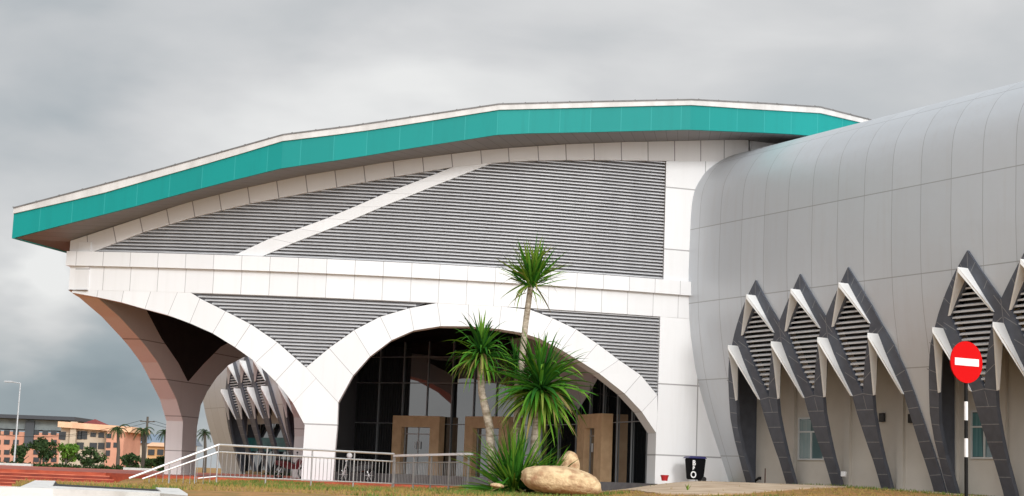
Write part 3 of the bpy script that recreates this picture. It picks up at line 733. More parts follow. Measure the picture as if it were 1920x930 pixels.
# ceiling of the portico
fa = [fsurf(a_, 0, -.85) for a_ in [aL+.9+i*(aRR-aL-2.0)/14 for i in range(15)]]
poly = [Vector((p.x, p.y, 0)) for p in fa]+[Vector((8.5, 76, 0)), Vector((1, 92, 0)), Vector((-9.5, 98, 0)), ssurf(TE, 0, TH-.05), ssurf(1.2, 0, TH-.05)]
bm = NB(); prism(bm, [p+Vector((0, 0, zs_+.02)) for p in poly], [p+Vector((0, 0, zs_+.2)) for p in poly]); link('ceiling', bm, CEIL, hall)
# terracotta paving and raised porch
poly = [fsurf(a_, 0, 1.3) for a_ in [fu(322, 895)[0]+i*(fu(860, 900)[0]-fu(322, 895)[0])/10 for i in range(11)]]+[Vector((-3, 92, 0)), Vector((-12, 112, 0)), Vector((-60, 112, 0)), Vector((-60, 70.5, 0)), Vector((-17.0, 69.2, 0))]
bm = NB(); prism(bm, [Vector((p.x, p.y, -1.3)) for p in poly], [Vector((p.x, p.y, -.405)) for p in poly]); tag(link('terrace', bm, TERRA), kind='structure')
ap = fu(868, 900)[0]
poly = [fsurf(a_, 0, .10) for a_ in [ap+i*(aP-ap+.1)/6 for i in range(7)]]+[Vector((6.5, 77, 0)), Vector((4, 92, 0)), Vector((-9, 96, 0)), Vector((-9.3, 84, 0)), Vector((-6, 79, 0))]
bm = NB(); prism(bm, [Vector((p.x, p.y, -.7)) for p in poly], [Vector((p.x, p.y, .01)) for p in poly])
for f in bm.faces:
    f.normal_update()
    if f.normal.z > .5: f.material_index = 1
tag(link('porch_floor', bm, [PORCH, BOUNCEF]), kind='structure')
# red steps at the left
bm = NB()
for k in range(6):
    y0 = 69.2-.36*k; z1 = -.405-.135*(k+1)
    P = [(-60, y0+1.3-.36, 0), (-16.2, y0-.36, 0), (-16.2, y0+.1, 0), (-60, y0+1.4, 0)]
    prism(bm, [Vector((x, y, -1.6)) for x, y, _ in P], [Vector((x, y, z1)) for x, y, _ in P])
    P = [(x, y-.006, 0) for x, y, _ in P[:2]]; P += [(P[1][0], P[1][1]+.05, 0), (P[0][0], P[0][1]+.05, 0)]
    prism(bm, [Vector((x, y, z1+.002-.03)) for x, y, _ in P], [Vector((x, y, z1+.008)) for x, y, _ in P], 1)
tag(link('steps', bm, [TERRAD, NOSING]), kind='structure')
# glass curtain wall
QF = [(6.25, 70.3), (3.5, 78.2), (1.9, 81.0), (-2.86, 85.3), (-8.3, 88.4), (-9.2, 84.6)]
def g_t(z): return z
zg0, zg1 = .012, zs_
def seg(i): a = Vector((*QF[i], 0)); b = Vector((*QF[i+1], 0)); return a, b
bm = NB()
for i in range(4):
    a, b = seg(i); nrm = Vector((b.y-a.y, a.x-b.x, 0)).normalized(); prism(bm, [a+Vector((0, 0, zg0)), b+Vector((0, 0, zg0)), b+Vector((0, 0, zg1)), a+Vector((0, 0, zg1))], [p+nrm*.04 for p in (a+Vector((0, 0, zg0)), b+Vector((0, 0, zg0)), b+Vector((0, 0, zg1)), a+Vector((0, 0, zg1)))])
glz = link('glazing', bm, GLASS, hall)
bm = NB()
for i, (n, hs) in enumerate(((5, (2.72, 4.9, 6.3)), (2, (2.72, 4.9, 6.3)), (4, (2.72, 4.9, 6.3)), (4, (2.72, 4.9, 6.3)))):
    a, b = seg(i); d = (b-a); out = Vector((-d.y, d.x, 0)).normalized()
    if out.dot(-a) < 0: out = -out
    ang = atan2(d.y, d.x)
    for k in range(n+1):
        p = a+d*k/n+out*.05; box(bm, (p.x, p.y, (zg0+zg1)/2), (.04, .06, zg1-zg0), ang)
    for h in hs: c = (a+b)/2+out*.05; box(bm, (c.x, c.y, h), (d.length, .05, .04), ang)
link('mullions', bm, MULL, hall)
a, b = seg(4); bm = NB(); uvl = bm.loops.layers.uv.verify()
nn_ = 22
for k in range(nn_):
    p = a.lerp(b, k/nn_); q_ = a.lerp(b, (k+.8)/nn_); o = Vector((.06, -.01, 0)); prism(bm, [p, q_, q_+o, p+o], [v+Vector((0, 0, zs_)) for v in (p, q_, q_+o, p+o)])
quad(bm, a, b, b+Vector((0, 0, zs_)), a+Vector((0, 0, zs_)))
c_ = Vector((-9.9, 97, 0)); quad(bm, b, c_, c_+Vector((0, 0, zs_)), b+Vector((0, 0, zs_)))
link('ribbed_jamb_wall', bm, JAMB, hall)
# door portals
def portal(i, t, w, h, dw, dh, lab, off=.0):
    a, b = seg(i); d = (b-a).normalized(); out = Vector((-d.y, d.x, 0))
    if out.dot(-a) < 0: out = -out
    c = a+(b-a)*t; ang = atan2(d.y, d.x); z0 = .014
    bm = NB(); D = .55
    def bx(u, z, su_, sz): p = c+d*u+out*(D/2+.1); box(bm, (p.x, p.y, z), (su_, D, sz), ang)
    sw = (w-dw)/2
    bx(-(dw+sw)/2, z0+h/2, sw, h); bx((dw+sw)/2, z0+h/2, sw, h); bx(0, z0+dh+(h-dh)/2, dw-.002, h-dh)
    po = link('door_portal', bm, TAN, hall, label=lab)
    bm = NB(); p = c+out*.3
    box(bm, (p.x, p.y, z0+dh/2), (dw-.02, .05, dh-.02), ang); do = link('door', bm, GLASS, po)
    bm = NB()
    for s in (-1, 1): p = c+out*.33; p = p+d*s*(dw/2-.04); box(bm, (p.x, p.y, z0+dh/2), (.06, .06, dh), ang)
    p = c+out*.34; box(bm, (p.x, p.y, z0+dh/2), (.05, .05, dh), ang); p = p+out*.01; box(bm, (p.x, p.y, z0+dh-.35), (dw, .05, .06), ang)
    link('door_frame', bm, STEELD, do)
    for s in (-1, 1): bm = NB(); p = c+out*.42+d*s*.13; tube(bm, [p+Vector((0, 0, z0+1.35)), p+Vector((0, 0, z0+1.75))], .03); link('handle', bm, WPAINT, do)
def t_for(i, px):   # parameter on a glass segment seen at column px
    a, b = seg(i); best = min(range(0, 201), key=lambda k: abs((lambda p: 960+FPX*((p.x*cr.x+p.y*cr.y+1.5*cr.z)/(p.y*cf.y+1.5*cf.z)))(a.lerp(b, k/200))-px)); return best/200
portal(3, t_for(3, 790), 2.95, 3.1, 1.8, 2.5, 'left tan stone door surround')
portal(2, t_for(2, 926), 3.0, 3.1, 1.8, 2.5, 'middle tan stone door surround behind the plants')
portal(0, t_for(0, 1128), 3.0, 3.1, 1.25, 2.45, 'right tan stone door surround')

# ------------------------------------------------------------------ APRON beside the hall
bm = NB()
def gz(p, dz=.03): return Vector((p.x, p.y, gh(p.x, p.y)+dz))
def hitg(px, py):
    best = None
    for k in range(300, 760):
        p = at_depth(px, py, k*.1)
        if p.z <= gh(p.x, p.y)+.03: return (p.x, p.y)
    return (p.x, p.y)
APR = [(3.6, 67.4), (5.0, 68.55), (6.4, 68.95), (8.6, 69.5), (10.6, 66.0), (11.6, 62.6), (12.9, 60.4)]+[hitg(*p) for p in ((1490, 917), (1440, 921), (1390, 925.5), (1310, 927), (1235, 925), (1172, 919))]
print('APR', APR)
slab(bm, lambda x, y, w: Vector((x, y, gh(x, y)+w)), APR, [], .035, -.25, .8, .8)
tag(link('concrete_apron', bm, CONC), kind='structure')
# drain channel along the metal building
bm = NB(); 
for k in range(12):
    s0, s1 = 50.5-k*1.9, 50.5-(k+1)*1.9; P = [DD*s+NN*n for s, n in ((s0, -41.9), (s1, -41.9), (s1, -41.5), (s0, -41.5))]
    tp_ = [Vector((p.x, p.y, gh(p.x, p.y)+.03)) for p in P]; prism(bm, [p-Vector((0, 0, .3)) for p in tp_], tp_)
tag(link('path', bm, CONC), kind='structure')

# ------------------------------------------------------------------ KERB PLANTER (front left)
zk = -.44
def kp(px, py, z=None): return at_z(px, py, zk if z is None else z)
rail_ = [[(-260, 903), (40, 912), (66, 900), (104, 901.5), (97, 912.5), (305, 927.5), (318, 914.5), (339, 917), (352, 927), (352, 940), (-260, 918)]]
bm = NB()
P = [kp(*p) for p in ((-340, 901), (38, 912.5), (66, 900.5), (104, 901.5), (98, 911), (303, 921.5), (292, 914), (335, 915.5), (352, 926), (352, 929), (300, 924.5), (100, 916), (-340, 903))]
f0 = [Vector((p.x, p.y, zk)) for p in P]; fs = prism(bm, [p-Vector((0, 0, .75)) for p in f0], f0)
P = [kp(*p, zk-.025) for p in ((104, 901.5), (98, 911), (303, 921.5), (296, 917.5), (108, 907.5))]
gb = NB(); prism(gb, [p-Vector((0, 0, .3)) for p in P], P); tag(link('kerb_slit_shade', gb, RUBBER), kind='structure')  # dark strip standing in for the shadowed slit behind the front bar
link_k = link('planter_kerb', bm, KERB); tag(link_k, 'low white painted concrete kerb round the grass, in the front left', 'kerb')

# ------------------------------------------------------------------ RAILINGS
def rail_run(name, pts, posts_every, bal, lab, ht=1.0, split=None):
    pass
def gpt(px, Y, z): p = at_depth(px, 880, Y); return Vector((p.x, Y, z))
# pieces: lower end of the stair rail, corner, long run, corner
A0_ = gpt(245, 49, 0); A1_ = gpt(407, 50.5, 0); A2_ = gpt(737, 58.5, 0); A3_ = gpt(878, 53.5, 0)
zt1, zt2, zt3 = .70, .72, .80
def V(p, z): return Vector((p.x, p.y, z))
ra = empty('stair_handrail', (A1_.x, A1_.y, -.45), 'stainless steel railing sloping down the steps then running level past the white piers', 'railing')
bm = NB()
lo = gpt(243, 49, 0); zlo = at_depth(243, 897, 49).z
tube(bm, [V(lo, zlo), V(A1_, zt1), V(A2_, zt2+.0)], .036); link('top_rail', bm, STEEL, ra)
lo2 = gpt(268, 49.2, 0); zlo2 = at_depth(268, 898, 49.2).z
bm = NB(); tube(bm, [V(lo2, zlo2), V(A1_, zt1-.22), V(A2_, zt2-.27)], .026); link('mid_rail', bm, STEEL, ra)
bm = NB(); zb = -.36
lo3 = gpt(372, 50.2, 0); zlo3 = at_depth(372, 897, 50.2).z
tube(bm, [V(lo3, zlo3), V(A1_, zb+.08), V(A2_, zb+.02)], .022); link('bottom_rail', bm, STEEL, ra)
n = 31
for k in range(0, 5):
    p = A1_.lerp(A2_, k/4); bm = NB(); tube(bm, [V(p, -.60), V(p, zt1+(zt2-zt1)*k/4-.02)], .028); link('post', bm, STEELD, ra)
for t in (.35, .7):
    p = lo2.lerp(A1_, t); bm = NB(); zz = zlo2+(zt1-.22-zlo2)*t+.2; tube(bm, [V(p, -.65), V(p, zz)], .022); link('post', bm, STEELD, ra)
nb = 44
for k in range(1, nb):
    bm = NB(); p = A1_.lerp(A2_, k/nb); tube(bm, [V(p, zb+.04), V(p, zt1-.23-.04*k/nb)], .011, 6); link('baluster', bm, STEELD, ra)
for k in range(1, 11):
    bm = NB(); t = k/11; p = lo2.lerp(A1_, t); zz = zlo2+(zt1-.22-zlo2)*t; tube(bm, [V(p, -.9), V(p, zz)], .010, 6); link('baluster', bm, STEELD, ra)
rb = empty('panel_railing', (A3_.x, A3_.y, -.45), 'grey railing with closely spaced bars and a flat cap, ending beside the plants', 'railing')
B0 = A2_+Vector((.05, -.12, 0)); B1 = A3_
zc0, zc1 = .66, .76
bm = NB()
d = (B1-B0); ang = atan2(d.y, d.x); nrm = Vector((-d.y, d.x, 0)).normalized()*.06
P = [V(B0-nrm, zc0), V(B1-nrm+d.normalized()*.2, zc1), V(B1+nrm+d.normalized()*.2, zc1), V(B0+nrm, zc0)]; prism(bm, [p-Vector((0, 0, .04)) for p in P], [p+Vector((0, 0, .035)) for p in P]); link('cap_rail', bm, STEEL, rb)
bm = NB(); tube(bm, [V(B0, .42), V(B1, .48)], .018); tube(bm, [V(B0, -.33), V(B1, -.30)], .02); link('cross_rail', bm, STEELD, rb)
for k in range(5):
    t = (0, .28, .52, .76, 1)[k]; p = B0.lerp(B1, t); bm = NB(); box(bm, (p.x, p.y, .03), (.05, .05, 1.3), ang); link('post', bm, STEELD, rb)
for k in range(1, 46): bm = NB(); p = B0.lerp(B1, k/46); tube(bm, [V(p, -.33), V(p, .42+.06*k/46)], .009, 5); link('baluster', bm, STEELD, rb)

# ------------------------------------------------------------------ NO ENTRY SIGN
Ds = 28.8; cs_ = at_depth(1812, 679, Ds)
sg = empty('no_entry_sign', (cs_.x, Ds+.06, -1.35), 'round red no entry sign on a black and white banded pole', 'road sign')
ty = radians(27); tv = Vector((cos(ty), sin(ty), 0)); nv = Vector((sin(ty), -cos(ty), 0)); up = Vector((0, 0, 1))
cc = Vector((cs_.x, Ds, cs_.z)); R_ = .377
bm = NB(); n = 64
ring = [cc+tv*cos(2*pi*k/n)*R_+up*sin(2*pi*k/n)*R_ for k in range(n)]; prism(bm, [p-nv*.012 for p in ring], [p+nv*.008 for p in ring]); link('sign_disc', bm, RED, sg)
bm = NB(); P = [cc+nv*.012+tv*x*.284+up*y*.066 for x, y in ((-1, -1), (1, -1), (1, 1), (-1, 1))]; prism(bm, P, [p+nv*.003 for p in P]); link('white_bar', bm, WPAINT, sg)
pc = Vector((at_depth(1811.5, 820, Ds+.06).x, Ds+.06, 0))
zz = [at_depth(1811.5, y, Ds+.06).z for y in (650, 753, 787.5, 822, 857)]
def zp(y): return at_depth(1811.5, y, Ds+.06).z
bm = NB(); edges_ = [(zp(660), zp(753), 0), (zp(753), zp(788), 1), (zp(788), zp(822), 0), (zp(822), zp(857), 1), (zp(857), -1.4, 0)]
for a_, b_, mi in edges_: tube(bm, [Vector((pc.x, pc.y, b_)), Vector((pc.x, pc.y, a_))], .034, 16, mi)
link('pole', bm, [KPAINT, WPAINT], sg)
for dz in (-.15, .15):
    bm = NB(); box(bm, (cc.x+.0, Ds+.04, cc.z+dz), (.12, .05, .03), ty); link('bracket', bm, STEELD, sg)

# ------------------------------------------------------------------ BIN AND BUCKET
pb = at_depth(1303, 900, 67.9); pb.z = 0; zg = -.0
zgb = at_depth(1303, 902, pb.y).z
bn = empty('wheelie_bin', (pb.x, pb.y, zgb), 'black wheelie bin with a dark blue lid and white letters, against the white end wall', 'bin')
bm = NB(); w0_, w1_, H = .29, .355, .94; rz = radians(14); Rm = Matrix.Rotation(rz, 3, 'Z')
def lb(x, y, z): return Vector((pb.x, pb.y, zgb))+Rm@Vector((x, y, z))
prism(bm, [lb(x*w0_, y*.26, .06) for x, y in ((-1, -1), (1, -1), (1, 1), (-1, 1))], [lb(x*w1_, y*.34, H) for x, y in ((-1, -1), (1, -1), (1, 1), (-1, 1))])
bmesh.ops.bevel(bm, geom=bm.edges[:], offset=.03, segments=2, affect='EDGES'); link('body', bm, BINB, bn)
bm = NB(); prism(bm, [lb(x*.46, y*.38, H) for x, y in ((-.98, -1), (.86, -1), (.86, 1), (-.98, 1))], [lb(x*.34, y*.30, H+.09) for x, y in ((-1, -1), (1, -1), (1, 1), (-1, 1))]); bmesh.ops.bevel(bm, geom=bm.edges[:], offset=.02, segments=2, affect='EDGES'); link('lid', bm, BINL, bn)
for sx in (-1, 1):
    bm = NB(); c = [lb(.31, sx*.22, .09)+Rm@Vector((cos(2*pi*k/20)*.10, 0, sin(2*pi*k/20)*.10)) for k in range(20)]; off = Rm@Vector((0, sx*.05, 0)); prism(bm, c, [p+off for p in c]); link('wheel', bm, RUBBER, bn)
def text_obj(name, s, size, loc, rot, mat, parent, ext=.004, sx=1):
    cu_ = bpy.data.curves.new(name, 'FONT'); cu_.body = s; cu_.size = size; cu_.extrude = ext; cu_.align_x = 'CENTER'; cu_.align_y = 'CENTER'; cu_.offset = .008
    t = bpy.data.objects.new('tmp', cu_); COL.objects.link(t); dg = bpy.context.evaluated_depsgraph_get(); me = bpy.data.meshes.new_from_object(t.evaluated_get(dg)); bpy.data.objects.remove(t)
    me.transform(Matrix.Translation(loc) @ rot @ Matrix.Diagonal((sx, 1, 1, 1))); me.materials.append(mat)
    o = bpy.data.objects.new(name, me); COL.objects.link(o); o.parent = parent; o.matrix_parent_inverse = Matrix.Translation(-parent.location); return o
for ch, z, sz in (('B', .74, .30), ('B', .52, .22), ('O', .25, .38)):
    yy = -(.26+.08*(z-.06)/.88)-.035
    text_obj('lettering', ch, sz, lb(-.19, yy, z), Rm.to_4x4() @ Matrix.Rotation(pi/2, 4, 'X'), WPAINT, bn, sx=.85)
pk = at_depth(1246, 900, 67.6); pk.z = 0; zk2 = at_depth(1246, 901.5, pk.y).z
bk = empty('bucket', (pk.x, pk.y, zk2), 'small red plastic bucket on the ground against the white wall', 'bucket')
bm = NB(); r1 = [pk+Vector((cos(2*pi*k/20)*.12, sin(2*pi*k/20)*.12, zk2)) for k in range(20)]; r2 = [pk+Vector((cos(2*pi*k/20)*.17, sin(2*pi*k/20)*.17, zk2+.24)) for k in range(20)]; r3 = [pk+Vector((cos(2*pi*k/20)*.155, sin(2*pi*k/20)*.155, zk2+.24)) for k in range(20)]; r4 = [pk+Vector((cos(2*pi*k/20)*.11, sin(2*pi*k/20)*.11, zk2+.02)) for k in range(20)]
prism(bm, r1, r2, caps=False); prism(bm, r2, r3, caps=False); prism(bm, r3, r4, caps=False); bm.faces.new([bm.verts.new(p) for p in r1]); bm.faces.new([bm.verts.new(p) for p in r4]); bmesh.ops.remove_doubles(bm, verts=bm.verts[:], dist=1e-4); link('tub', bm, BUCK, bk)
bm = NB(); tube(bm, [pk+Vector((cos(a_)*.18, -.02, zk2+.23-sin(a_)*.12)) for a_ in [pi*i/10 for i in range(11)]], .008, 6); link('handle', bm, STEELD, bk)
# thin stake and lump by the recess
x = plane_hit(1434, 905, NN, -42.0); bm = NB(); tube(bm, [Vector((x.x, x.y, gh(x.x, x.y)-.2)), Vector((x.x+.01, x.y, at_depth(1434, 878, x.y).z))], .025, 8)
tag(link('stake', bm, flat('rusty_steel', (.10, .05, .035), .8)), 'thin rusty stake standing in front of the beige recess', 'stake')
x = plane_hit(1419, 905, NN, -42.0)
bm = NB(); ground_z = gh(x.x, x.y)
tube(bm, [Vector((x.x-.05, x.y, ground_z+.0)), Vector((x.x-.05, x.y, ground_z+.16)), Vector((x.x+.06, x.y-.1, ground_z+.26)), Vector((x.x+.16, x.y-.12, ground_z+.26))], [.05, .05, .06, .07], 10)
tag(link('pipe_stub', bm, KPAINT), 'short bent black pipe rising beside the dark stone leg', 'pipe')

# ------------------------------------------------------------------ ROCKS
def rock(name, px, pyb, pyt, wpx, Y, lab, seed, depth=.8, lean=0, pw=2.4, cat='boulder'):
    base = at_depth(px, pyb, Y); topz = at_depth(px, pyt, Y).z; W_ = wpx*Y/FPX; H = (topz-base.z)
    bm = NB(); bmesh.ops.create_icosphere(bm, subdivisions=5, radius=1)
    for v in bm.verts:
        c = v.co.copy(); s = Vector((c.x, c.y, c.z))
        e = (abs(s.x)**pw+abs(s.y)**pw+abs(s.z)**pw)**(1/pw); s = s/e
        k = 1+.06*noise.noise(c*1.3+Vector((seed, 0, 0)))+.03*noise.noise(c*3.5+Vector((seed, 2, 0)))+.018*noise.noise(c*9+Vector((0, seed, 0)))+.008*noise.noise(c*22+Vector((0, seed, 3)))
        s *= k
        if lean: s.x *= 1-.30*s.z; s.x += .10*noise.noise(c*2.2+Vector((4, seed, 0)))
        v.co = Vector((s.x*W_/2+lean*s.z*H*.5-s.x*0, s.y*depth, s.z*H*.58))
        if not lean: v.co.z -= .10*H*s.x+.12*H*max(0, s.x)**2     # lower to the right
        v.co += Vector((base.x, Y, base.z+H*.46))
    o = link(name, bm, ROCK, smooth=True); return tag(o, lab, cat)
rock('boulder', 1051, 922, 876, 150, 51, 'large smooth pale tan boulder lying in front of the sword leaved plants', 3, 1.0)
rock('boulder', 1063, 903, 848, 46, 53.2, 'upright tan rock standing just behind the large boulder', 21, .4, lean=.2, pw=2.3)
rock('stone', 932, 914, 906, 26, 51.3, 'small flat tan stone at the left foot of the plants', 14, .3, cat='stone')

# ------------------------------------------------------------------ SWORD-LEAVED PLANTS
def leaf(bm, lay, base, d, L, wd, droop, tone, seg=7):
    kink = rnd.choice((3, 4, 5)) if rnd.random() < .22 else -1; d = d.normalized(); pts = []; p = base.copy(); v = d.copy()
    for i in range(seg+1):
        if i == kink: v = (v+Vector((rnd.uniform(-.3, .3), rnd.uniform(-.3, .3), -rnd.uniform(.2, .9)))).normalized()
        pts.append((p.copy(), v.copy())); v = (v+Vector((0, 0, -droop/seg*(.4+1.6*i/seg)))).normalized(); p = p+v*(L/seg)
    side0 = d.cross(Vector((0, 0, 1)))
    if side0.length < .1: side0 = Vector((rnd.uniform(-1, 1), rnd.uniform(-1, 1), 0))
    side0 = (side0.normalized()+Vector((0, 0, rnd.uniform(-.7, .7)))).normalized()
    prev = None
    for i, (p, v) in enumerate(pts):
        t = i/seg; w = 1.35*wd*(.75+1.0*t if t < .25 else 1.0-(t-.25)**2*1.5 if t < .8 else max(0.02, (1-t)*2.8)); w = max(w, .004)
        s = (side0-v*side0.dot(v)).normalized()*w*.5; nrm = s.cross(v).normalized()*w*.14
        cur = [bm.verts.new(p-s), bm.verts.new(p-nrm), bm.verts.new(p+s)]
        for q in cur: q[lay] = min(1, max(0, tone+.25*t))
        if prev:
            bm.faces.new((prev[0], prev[1], cur[1], cur[0])); bm.faces.new((prev[1], prev[2], cur[2], cur[1]))
        prev = cur
def crown(bm, lay, c, n, L, wd, up_bias, droop, down=.25, tones=(.0, .55), spread=1.0, axis=None):
    ax = axis or Vector((0, 0, 1))
    for i in range(n):
        az = rnd.uniform(0, 2*pi); t = rnd.random()
        if t < down: el = rnd.uniform(-.9, .1)
        else: el = rnd.uniform(up_bias-.75, 1.5)
        d = Vector((cos(az)*cos(el)*spread, sin(az)*cos(el)*spread, sin(el)))+(ax-Vector((0, 0, 1)))*.8
        l = L*rnd.uniform(.66, 1.10)*(.93 if t < down else 1)
        b = c+d.normalized()*.06+Vector((rnd.uniform(-.06, .06), rnd.uniform(-.06, .06), rnd.uniform(-.22, .08)))
        tone = rnd.uniform(*tones)
        if t < down: tone += .22
        if t < down*.18: tone = 1.0
        leaf(bm, lay, b, d, l, wd*rnd.uniform(.8, 1.15), droop*rnd.uniform(.4, 1.5)*(1.3 if t < down else 1), tone)
def P3(px, py, Y): return at_depth(px, py, Y)
def plant(name, lab, trunk, rads, crowns, cat='tree', group=None):
    base = trunk[0] if trunk else crowns[0][0]
    e = empty(name, base, lab, cat, group)
    if trunk:
        bm = NB(); pts = []; rr = []
        for i in range(len(trunk)-1):
            for k in range(5):
                t = k/5; pts.append(trunk[i].lerp(trunk[i+1], t)); rr.append((rads[i]+(rads[i+1]-rads[i])*t)*(1+.035*rnd.uniform(-1, 1)))
        pts.append(trunk[-1]); rr.append(rads[-1]); tube(bm, pts, rr, 12); link('trunk', bm, BARK, e, smooth=True)
    bm = NB(); lay = bm.verts.layers.float.new('tone')
    for c in crowns: crown(bm, lay, *c[:-1], **c[-1])
    link('leaves', bm, LEAF, e, recalc=False)
    return e
YT = 54.0
gp = 'sword leaved trees round the boulder'
t1 = [P3(966, 905, YT), P3(969, 800, YT), P3(977, 690, YT), P3(985, 610, YT), P3(996, 530, YT)]
t1[0].z = gh(t1[0].x, YT)-.1
plant('dragon_tree', 'tallest sword leaved tree with a bare pale trunk and a tight upright head of leaves', t1, [.16, .13, .115, .10, .095],
      [(P3(998, 530, YT), 150, 1.52, .062, 1.1, .16, dict(down=0.0, tones=(.12, .66))), (P3(998, 530, YT), 40, 1.5, .055, .25, .5, dict(down=.0, tones=(.3, .8))), (P3(990, 538, YT), 12, 1.05, .05, -1.0, 1.6, dict(down=.95, tones=(.2, .6)))], group=gp)
t2 = [P3(928, 880, YT-.4), P3(918, 800, YT-.4), P3(903, 735, YT-.4), P3(900, 672, YT-.4)]
t2[0].z = gh(t2[0].x, YT)-.1
plant('dragon_tree', 'left sword leaved tree leaning left on a slanted pale trunk', t2, [.17, .135, .12, .10],
      [(P3(903, 660, YT-.4), 150, 1.45, .066, .55, .95, dict(down=.36, tones=(.02, .5)))], group=gp)
t3 = [P3(995, 895, YT-1.0), P3(1003, 820, YT-1.0), P3(1012, 745, YT-1.0)]
t3[0].z = gh(t3[0].x, YT)-.1
plant('dragon_tree', 'shorter sword leaved tree with the widest shaggy crown, behind the large boulder', t3, [.16, .13, .11],
      [(P3(1014, 726, YT-1.0), 265, 2.05, .084, .60, .85, dict(down=.38, tones=(.02, .5)))], group=gp)
t4 = [P3(960, 890, YT+.5), P3(968, 820, YT+.5), P3(970, 700, YT+.5)]
t4[0].z = gh(t4[0].x, YT)-.1
plant('dragon_tree', 'half hidden sword leaved tree filling the gap between the left and the shaggy crowns', t4, [.12, .11, .10],
      [(P3(968, 690, YT+.5), 60, 1.15, .055, .7, .7, dict(down=.30, tones=(.0, .35)))], group=gp)
b1 = P3(965, 897, YT-1.4); b1.z = gh(b1.x, b1.y)
plant('yucca_shrub', 'dense stemless yucca clump at the foot of the trees, left of the large boulder', None, None, [(b1+Vector((0, 0, .05)), 240, 2.25, .064, .95, .42, dict(down=0, tones=(.05, .58), spread=.95)), (b1+Vector((-.1, -.2, .25)), 34, 1.3, .08, .4, 1.3, dict(down=.3, tones=(.25, .65)))], 'shrub')
b2 = P3(1026, 893, YT-1.3); b2.z = gh(b2.x, b2.y)
plant('yucca_shrub', 'smaller yucca clump rising behind the large boulder', None, None, [(b2+Vector((0, 0, .15)), 75, 1.8, .06, .9, .5, dict(down=0, tones=(.02, .4)))], 'shrub')

# ------------------------------------------------------------------ MOTORCYCLES behind the railing
def motorcycle(px, Y, yaw, body, lab, helmet=False):
    p = at_depth(px, 890, Y); z0 = -.404; rz = Matrix.Rotation(yaw, 3, 'Z'); O = Vector((p.x, Y, z0))
    e = empty('motorcycle', O, lab, 'motorcycle', 'motorcycles parked on the terrace')
    def T(x, y, z): return O+rz@Vector((x, y, z))
    for wx in (-.62, .62):
        bm = NB(); tube(bm, [T(wx+.26*cos(2*pi*k/24), 0, .30+.26*sin(2*pi*k/24)) for k in range(24)], .045, 8, closed=True); w = link('wheel', bm, RUBBER, e)
        bm = NB()
        for k in range(6): tube(bm, [T(wx, 0, .30), T(wx+.24*cos(pi*k/3), 0, .30+.24*sin(pi*k/3))], .01, 5)
        link('spokes', bm, STEEL, w)
    bm = NB(); prism(bm, [T(x, y, z) for x, y, z in ((-.75, -.1, .62), (-.2, -.12, .45), (.25, -.11, .45), (.48, -.08, .80), (.40, -.08, .95), (.1, -.12, .66), (-.35, -.13, .80), (-.82, -.09, .82))],
                     [T(x, -y, z) for x, y, z in ((-.75, -.1, .62), (-.2, -.12, .45), (.25, -.11, .45), (.48, -.08, .80), (.40, -.08, .95), (.1, -.12, .66), (-.35, -.13, .80), (-.82, -.09, .82))]); link('body', bm, body, e)
    bm = NB(); prism(bm, [T(x, -.13, z) for x, z in ((-.8, .82), (-.1, .76), (.05, .70), (.05, .74), (-.15, .84), (-.78, .90))], [T(x, .13, z) for x, z in ((-.8, .82), (-.1, .76), (.05, .70), (.05, .74), (-.15, .84), (-.78, .90))]); link('saddle', bm, RUBBER, e)
    bm = NB(); tube(bm, [T(.62, .06, .30), T(.44, .06, .95)], .022); tube(bm, [T(.62, -.06, .30), T(.44, -.06, .95)], .022); link('fork', bm, STEEL, e)
    bm = NB(); tube(bm, [T(.34, -.32, 1.0), T(.44, -.12, .98), T(.44, .12, .98), T(.34, .32, 1.0)], .018); link('handlebar', bm, STEELD, e)
    bm = NB(); box(bm, T(.50, 0, .93), (.10, .16, .14), yaw, bev=.02); link('headlight', bm, WPAINT, e)
    for s in (-1, 1):
        bm = NB(); tube(bm, [T(.38, s*.24, 1.0), T(.40, s*.28, 1.16)], .008, 5); box(bm, T(.40, s*.29, 1.2), (.02, .12, .08), yaw); link('mirror', bm, KPAINT, e)
    if helmet:
        bm = NB(); bmesh.ops.create_icosphere(bm, subdivisions=3, radius=.135, matrix=Matrix.Translation(T(.36, .05, 1.14))); h = link('helmet', bm, WPAINT, smooth=True); tag(h, 'white helmet resting on the handlebar of the darker motorcycle', 'helmet')
motorcycle(668, 71.5, radians(160), BIKEG, 'dark motorcycle parked behind the railing right of the middle pier', True)
motorcycle(546, 72.5, radians(35), BIKER, 'dark red motorcycle parked behind the railing left of the middle pier')

# ------------------------------------------------------------------ FAR LEFT: lamp post, pole, buildings, trees
def lamp(px, ptop, pbot, Y, lab, arm=-1):
    b = at_depth(px, pbot, Y); t = at_depth(px, ptop, Y); b.z -= .5
    e = empty('street_lamp', b, lab, 'street lamp'); top_ = Vector((b.x, Y, t.z))
    bm = NB(); tube(bm, [b, b.lerp(top_, .5), top_], [.11, .085, .06]); link('pole', bm, POLEM, e)
    bm = NB(); tube(bm, [top_, top_+Vector((arm*.9, 0, .1))], .05); link('arm', bm, POLEM, e)
    bm = NB(); box(bm, top_+Vector((arm*1.2, 0, .12)), (.95, .35, .16), bev=.05); link('lamp_head', bm, POLEM, e)
lamp(26, 718, 871, 165, 'tall pale street lamp at the far left in front of the orange block')
up_ = at_depth(271, 868, 200); t_ = at_depth(271, 781, 200); bm = NB(); tube(bm, [Vector((up_.x, 200, -2)), Vector((up_.x, 200, t_.z))], .14)
e = empty('utility_pole', (up_.x, 200, -1.5), 'dark utility pole with sagging wires behind the palms', 'utility pole'); link('pole', bm, WOODP, e)
